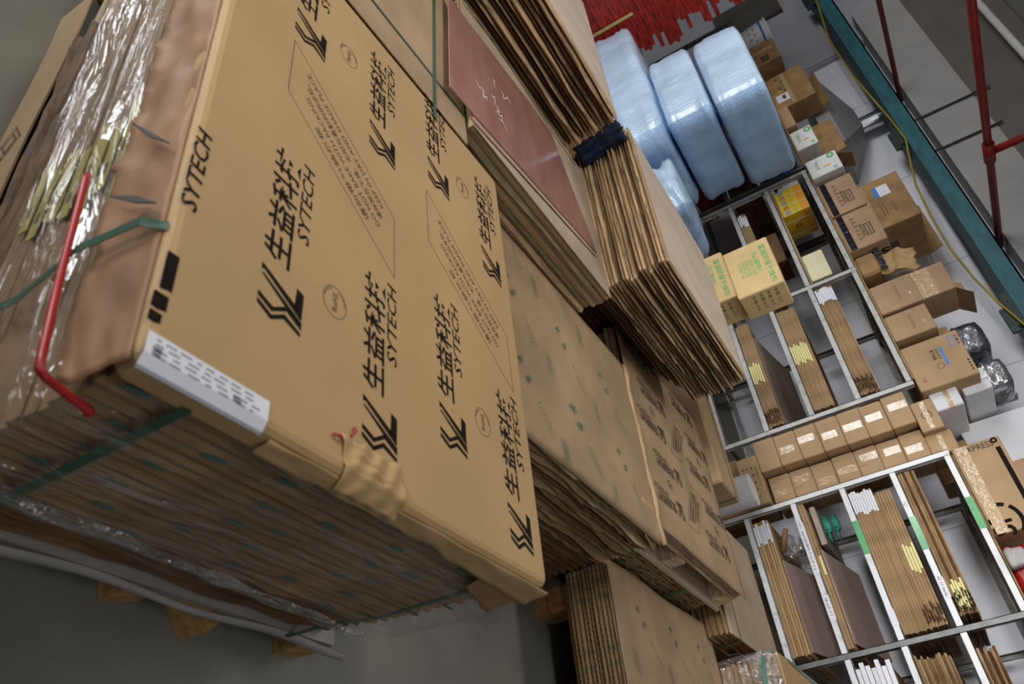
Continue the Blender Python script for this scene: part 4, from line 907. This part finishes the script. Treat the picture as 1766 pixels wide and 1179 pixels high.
b = MB(); b.tube([(kx0 + (KX1 + .012 - kx0) * i / 24, KY1 - .004 + .004 * math.sin(i * 1.1), KZ + .001 + .003 * math.sin(i * .8)) for i in range(25)], [.009 + .004 * math.sin(i * .9) ** 2 for i in range(25)], 8); b.build('folded_ridge', 'kraft_pale', t, True)
b = MB(); b.grid(lambda u, v: (KX1 - .14 + .16 * u, KY1 - .02 + .025 * u * v - .13 * (1 - v), KZ + .003 - .03 * u * u * v - .02 * u), 10, 8); b.build('corner_fold', 'kraft', t, True, solid=.0015)
b = MB(); tp = [at(u, v, 2, KZ + .004) for u, v in ((947, 449), (956, 462), (970, 470), (982, 485), (972, 480), (955, 468))]
b.add(tp, [list(range(6))]); b.build('tear', 'dark', t, solid=.001)

# ------------------------------------------------------------------ load with the same black print on a wooden pallet, beyond
MX0, MX1, MY0, MY1, MZ = -2.32, -1.285, 2.845, 3.955, .622
t = load_base('board_load', MX0 + .2, MX1 - .0, MY0, MY1, .30, 'lower load of black-lettered packs under the wooden pallet', 'kraft_edge', 13)
gm = 'packs strapped below the wooden pallet'
def mdeco(b, va, h):
    for q in range(5):
        yy = -.42 + q * .19 + .05 * va; put_text(b, 'KB', (.5 * (MX1 - MX0) + .004, yy, .009), (0, 1, 0), (0, 0, 1), w=.03, h=.012, bold=.02)
lying_pile('board_pack', MX0, MX1, MY0, MY1 - .02, .304, 8, .0185, 66, lambda i, n: 'dark lettered pack, %s, below the wooden pallet' % rank(i, n), 'board pack', gm, ('kraft_edge', 'kraft_pale'), rag=.006, jit=.006, inset=.006, variants=3, deco=mdeco, deco_m='ink')
for yy, lb_ in ((2.99, 'nearer'), (3.62, 'farther')):
    b = MB(); b.ribbon([(MX1 + .010, yy, .455), (MX1 + .012, yy, .30)], [(1, 0, 0)] * 2, .015)
    b.build('strap', 'ink_bright_green', label=lb_ + ' bright green strap over the dark packs below the wooden pallet', cat='strap', group='green straps below the pallet')
t = thing('wooden_pallet', ((MX0 + MX1) / 2, (MY0 + MY1) / 2, .456), 'pale wooden pallet with end-grain blocks between board loads', 'pallet')
lx, ly = MX1 - MX0, MY1 - MY0
b = MB(); b.box(-lx / 2, lx / 2 + .035, -ly / 2, ly / 2 + .01, 0, .018); b.build('bottom_board', 'fan_top', t)
b = MB(); b.box(-lx / 2, lx / 2 + .004, -ly / 2, ly / 2, .098, .114); b.build('top_board', 'plywood', t)
for y in (-ly / 2 + .07, -.16, ly / 2 - .055):
    for x in (lx / 2 - .11, 0, -lx / 2 + .11):
        b = MB(); b.box(x - .105, x + .125, y - .05, y + .05, .0185, .0975, 0, .002); b.build('block', 'wood_pale' if y > 0 else 'plywood', t)
t = thing('cover_pack', ((MX0 + MX1) / 2, (MY0 + MY1) / 2, .571), 'kraft pack with black printed logos lying on the wooden pallet', 'board pack')
o = pack_geo(lx, ly - .02, .016, 81, .006, .003, .06).build('board_pack', 'kraft_pale', t); o.location = (0, 0, 0)
o = pack_geo(lx - .01, ly - .02, .012, 82, .004, .003, .06).build('board_pack', 'pink_paper', t); o.location = (.002, 0, .0165)
o = pack_geo(lx - .02, ly - .01, .014, 83, .006, .003, .06).build('board_pack', 'kraft_dark', t); o.location = (0, 0, .029)
b = MB(); b.grid(lambda u, v: (-lx / 2 + u * (lx + .018), -ly / 2 - .005 + v * (ly + .02), .0455 + .004 * noise.noise(Vector((u * 3, v * 3, 5))) + .003 * v * u), 30, 30)
pm = MB(); sheet_print(pm, (MX1 - .17 + .0, 3.17, .571 + .0485), (0, -1, 0), (1, 0, 0), COLS, (-2, -1, 0, 1), (MX0 + .02, MX1, MY0, MY1), scale=.82)
pm.v = [(x - (MX0 + MX1) / 2, y - (MY0 + MY1) / 2, z - .571 + .002) for x, y, z in pm.v]; b.merge(pm, 1)
b.build('cover_sheet', ['kraft_dusty', 'ink_faded', 'ink_thin'], t, True, solid=.0005)

# ------------------------------------------------------------------ dusty strapped loads farther on
t = load_base('strapped_board_load', -1.89, -1.15, 4.02, 4.98, .482, 'dusty strapped load with rounded pale edge in front of the white rack', 'kraft_edge', 17, rag=.016)
b = MB(); b.box(-.37, .374, -.48, .48, .4825, .494, 0, .005); b.build('cover_sheet', 'beige_sheet', t)
b = MB(); b.tube([(-.37, .462, .480), (.37, .462, .480)], .016, 10); b.build('rounded_edge', 'kraft', t, True)
b = MB(); b.ribbon([(-.36, -.30, .4945), (.374, -.33, .4945), (.386, -.335, .475), (.390, -.335, .20)], [(0, 0, 1), (.3, 0, 1), (1, 0, .3), (1, 0, 0)], .011); b.build('strap', 'strap_green', t)
b = MB(); b.box(.382, .3845, -.15, .05, .36, .42); b.build('blue_label', mat('label_blue', '#a9b0cc', .5), t)
t = load_base('strapped_board_load', -2.86, -1.935, 3.985, 4.30, .664, 'strapped kraft load glimpsed between the fanned pile and the small cartons', 'kraft_dusty', 18)
b = MB(); b.box(-.482, .482, -.172, .172, .18, .672, 0, .012); b.build('paper_wrap', 'kraft_dusty', t)
b = MB(); b.ribbon([(-.45, .08, .6725), (.470, .09, .6725), (.483, .09, .66), (.483, .09, .50)], [(0, 0, 1), (0, 0, 1), (1, 0, .5), (1, 0, 0)], .012); b.build('strap', 'strap_green', t)
# ------------------------------------------------------------------ pile with zigzag cut edges at the bottom of the picture
NX0, NX1, NY0, NY1, NZ = -1.205, -.25, 2.845, 4.10, .36
t = thing('wooden_pallet', (-.72, 3.47, 0), 'low pallet with a reddish block end under the zigzag-edged packs', 'pallet')
b = MB()
for q in range(5): b.box(-.45, .44, -.60 + q * .28, -.48 + q * .28, .145, .165)
b.build('deck', 'wood', t)
for x in (-.41, 0, .38):
    for y in (-.52, 0, .52):
        b = MB(); b.box(x - .05, x + .05, y - .07, y + .07, .05, .1445, 0, .002); b.build('block', 'wood_red', t)
        b = MB(); b.box(x - .06, x + .05, y - .08, y + .07, 0, .0495); b.build('foot', 'wood', t)
gz = 'zigzag-edged packs on the low pallet'
def zdeco(b, va, h):
    if va in (1, 2):
        for q in range(3):
            for w_ in range(2): put_text(b, 'V' if (q + w_) % 2 else 'Y', (-.40 + .26 * q + .06 * w_, -.636, .008), (0, 0, 1), (-1, 0, 0), w=.013, h=.03)
lying_pile('board_pack', NX0, NX1, NY0, NY1, .167, 11, .0172, 68, lambda i, n: 'kraft pack with zigzag cut edge, %s, at bottom centre' % rank(i, n), 'board pack', gz, ('kraft_pale', 'kraft_edge'), rag=.004, jit=.004, inset=.004, zig=.005, step=.011, variants=4, deco=zdeco, deco_m='ink_teal')
t = thing('cover_pack', (0, 0, 0), 'kraft cover sheet with faded green letters on the zigzag-edged packs', 'board pack')
b = MB(); b.grid(lambda u, v: (NX0 - .01 + u * (NX1 - NX0 + .02) - .01 * math.sin(v * 9) * (1 - u), NY0 - .004 + v * (NY1 - NY0), .3635 + .012 * (1 - abs(2 * v - 1)) * .3 - .004 * max(0, 1 - v / .06) ** 2 + .004 * noise.noise(Vector((u * 4, v * 4, 6)))), 40, 44); pm = MB(); kb_print(pm, .3705, (-1.035, 3.10, 0), 3, 3, (NX0, NX1, NY0 + .1, NY1 - .03)); b.merge(pm, 1); b.build('cover_sheet', ['kraft_dusty', 'ink_pale_green'], t, True, solid=.0005)

# ------------------------------------------------------------------ film wrapped load at the bottom edge
t = load_base('strapped_board_load', -1.035, -.1, 4.125, 5.15, .648, 'load with crinkled shiny film and a teal strap at the bottom edge', 'kraft_pale', 23, rag=.02)
b = MB(); b.box(-.475, .475, -.52, .52, .6485, .662, 0, .006); b.build('cover_sheet', 'kraft', t)
b = MB(); b.grid(lambda u, v: (-.485 + .95 * u, -.535 - .022 * abs(noise.noise(Vector((u * 22, v * 4, 1)))) - .01 * math.sin(v * 3.1), .655 - .30 * v + .01 * noise.noise(Vector((u * 12, v * 2, 3)))), 70, 24); b.build('crinkled_film', 'foil', t, False, recalc=False)
b = MB(); b.ribbon([(.4, -.563, .575), (-.40, -.563, .58), (-.482, -.535, .60), (-.487, -.50, .625), (-.47, -.30, .663), (-.44, .5, .664)], [(0, -1, 0), (0, -1, 0), (-.7, -.7, .2), (-1, 0, .5), (-.2, 0, 1), (0, 0, 1)], .022); b.build('strap', 'strap_teal', t)

# ------------------------------------------------------------------ blue bags, red strips, green-printed boxes
def bag(name, x0, x1, y0, y1, z0, z1, label, seed, wrinkle=.02, tie=False, end='blue_wrap'):
    lx, ly, lz = x1 - x0, y1 - y0, z1 - z0; n = 44
    t = thing(name, ((x0 + x1) / 2, (y0 + y1) / 2, z0), label, 'bag', 'blue plastic bags')
    def surf(u, v):
        a = 2 * math.pi * u; e = 11
        cx, cy = math.cos(a), math.sin(a); k = (abs(cx) ** e + abs(cy) ** e) ** (-1 / e)
        f = v * 2 - 1; pz = math.copysign(abs(f) ** .62, f); s_ = (1 - abs(pz) ** 9) ** (1 / 9) if abs(f) < 1 else 0
        s_ = max(s_, .02)
        w_ = 1 + wrinkle * (noise.noise(Vector((cx * 2.2 + seed, cy * 2.2, f * 1.6))) * 1.6 + .8 * noise.noise(Vector((cx * 6 + seed, cy * 6, f * 5))))
        return (lx / 2 * cx * k * s_ * w_, ly / 2 * cy * k * s_ * w_, lz / 2 * (1 + pz * (1 + .04 * noise.noise(Vector((cx * 3 + seed, cy * 3, 0))))))
    rings = [[surf(i / n, j / 20) for i in range(n)] for j in range(21)]
    b = MB(); b.loft(rings)
    k = len(b.f)
    for q in range(k):
        i = q % n; a = 2 * math.pi * (i + .5) / n
        if q < 20 * n and math.cos(a) > 0 and abs(math.sin(a)) < .75: b.m[q] = 1
    b.build('bag', ['blue_bag', 'blue_wrap'], t, True)
    return t
B = bag('blue_bag', -6.08, -5.11, 4.30, 5.365, 1.389, 1.82, 'topmost blue plastic bag, largest of the pile by the rack', 1)
for q in (.0,):
    b = MB(); b.grid(lambda u, v: (-.30 + .62 * u, -.497 - .006 - .006 * abs(noise.noise(Vector((u * 14, v * 3, 2)))), .185 + .028 * (v - .5)), 24, 4); b.build('seam', 'foil', B, True, solid=.002)
pm = MB()
for q in range(6): put_text(pm, '5/16C'[q % 5], (.06 + .05 * q, -.5, .30 - .004 * q), FX, FZ, w=.022)
pm.build('handwriting', 'ink_grey', B, recalc=False)
B = bag('blue_bag', -6.10, -5.13, 4.28, 5.30, .987, 1.381, 'middle blue plastic bag between the topmost and lowest ones', 5)
b = MB(); b.grid(lambda u, v: (-.20 + .62 * u, -.458 - .006 - .006 * abs(noise.noise(Vector((u * 14, v * 3, 6)))), .215 - .05 * u + .028 * (v - .5)), 24, 4); b.build('seam', 'foil', B, True, solid=.002)
pm = MB()
for q in range(6): put_text(pm, '6 V1355'[q], (-.20 + .05 * q, -.462, .12 - .008 * q), FX, FZ, w=.022) if '6 V1355'[q] != ' ' else None
pm.build('handwriting', 'ink_grey', B, recalc=False)
bag('blue_bag', -6.80, -5.05, 4.22, 5.2, .565, .983, 'long lowest blue plastic bag half hidden by the pale-topped pile', 9, .03)
bag('blue_bag', -4.90, -4.30, 4.32, 4.93, .48, .94, 'small crumpled blue plastic bag at the foot of the bag pile', 14, .09)
load_base('strapped_board_load', -6.7, -4.3, 4.3, 5.1, .475, 'board load under the pile of blue bags', 'kraft_dark', 27, top_m='kraft_dark')
# stack of red strips with yellow ties
t = load_base('red_strip_stack', -8.3, -6.9, 2.2, 4.55, .30, 'tall stack of red strips with yellow ties behind the blue bags', 'kraft_dark', 29, cat='stack')
for k in range(44):
    z = .302 + k * .0385; b = MB(); n_ = 4
    for q in range(n_):
        x = -.7 + 1.4 * q / n_; e = 1.34 + R.uniform(-.16, .12); b.box(x + .004, x + 1.4 / n_ - .002 + R.uniform(-.006, .012), -1.15, e, z, z + .037)
    b.build('red_strip_layer', 'red_strip', t)
for y, z0_, z1_ in ((.55, .9, 1.28), (.10, 1.15, 1.55), (.88, .35, 1.05), (-.5, .8, 1.3)):
    b = MB(); b.box(.716, .722, y, y + .03, z0_, z1_); b.build('yellow_tie', 'yellow_tag', t)
# two green-printed boxes, one on the other
def pr_green(hl):
    def f(b, lx, ly, lz):
        fy = -ly / 2 - .0003
        put_text(b, '富诚环保干燥剂', (.01, fy, lz * .84), FX, FZ, w=lx * .80, h=.038, bold=.012); put_text(b, '（防潮珠）', (-.03, fy, lz * .64), FX, FZ, w=lx * .42, h=.032, bold=.008)
        for k, tx in enumerate(('DESICCANT', 'SILICAGEL', 'THROW AWAY', 'DO NOT EAT')): put_text(b, tx, (0, fy, lz * (.52 - .085 * k)), FX, FZ, w=lx * .34, h=.019, bold=.01)
        rx = lx / 2 + .0003
        for k in range(4): put_text(b, '净重 KG', (rx, -.02, lz * (.78 - .16 * k)), (0, 1, 0), FZ, w=.16, h=.022, m=1)
        return ['ink_bright_green', 'ink_green']
    return f
gg = 'tan boxes with green print'
carton(-3.215, -2.85, 3.75, 3.987, 1.104, 1.376, 'tan box with green print, the upper of two stacked before the grey rack', 'box', gg, m='carton_tan', tape=None, prints=pr_green(1))
carton(-3.25, -2.885, 3.75, 4.0, .832, 1.102, 'tan box with green print, the lower of two stacked before the grey rack', 'box', gg, m='carton_tan', tape=None, prints=pr_green(1))
carton(-3.25, -2.88, 3.72, 3.98, .0, .830, 'tall brown carton hidden under the two green-printed boxes', m='carton_old', tape=None)
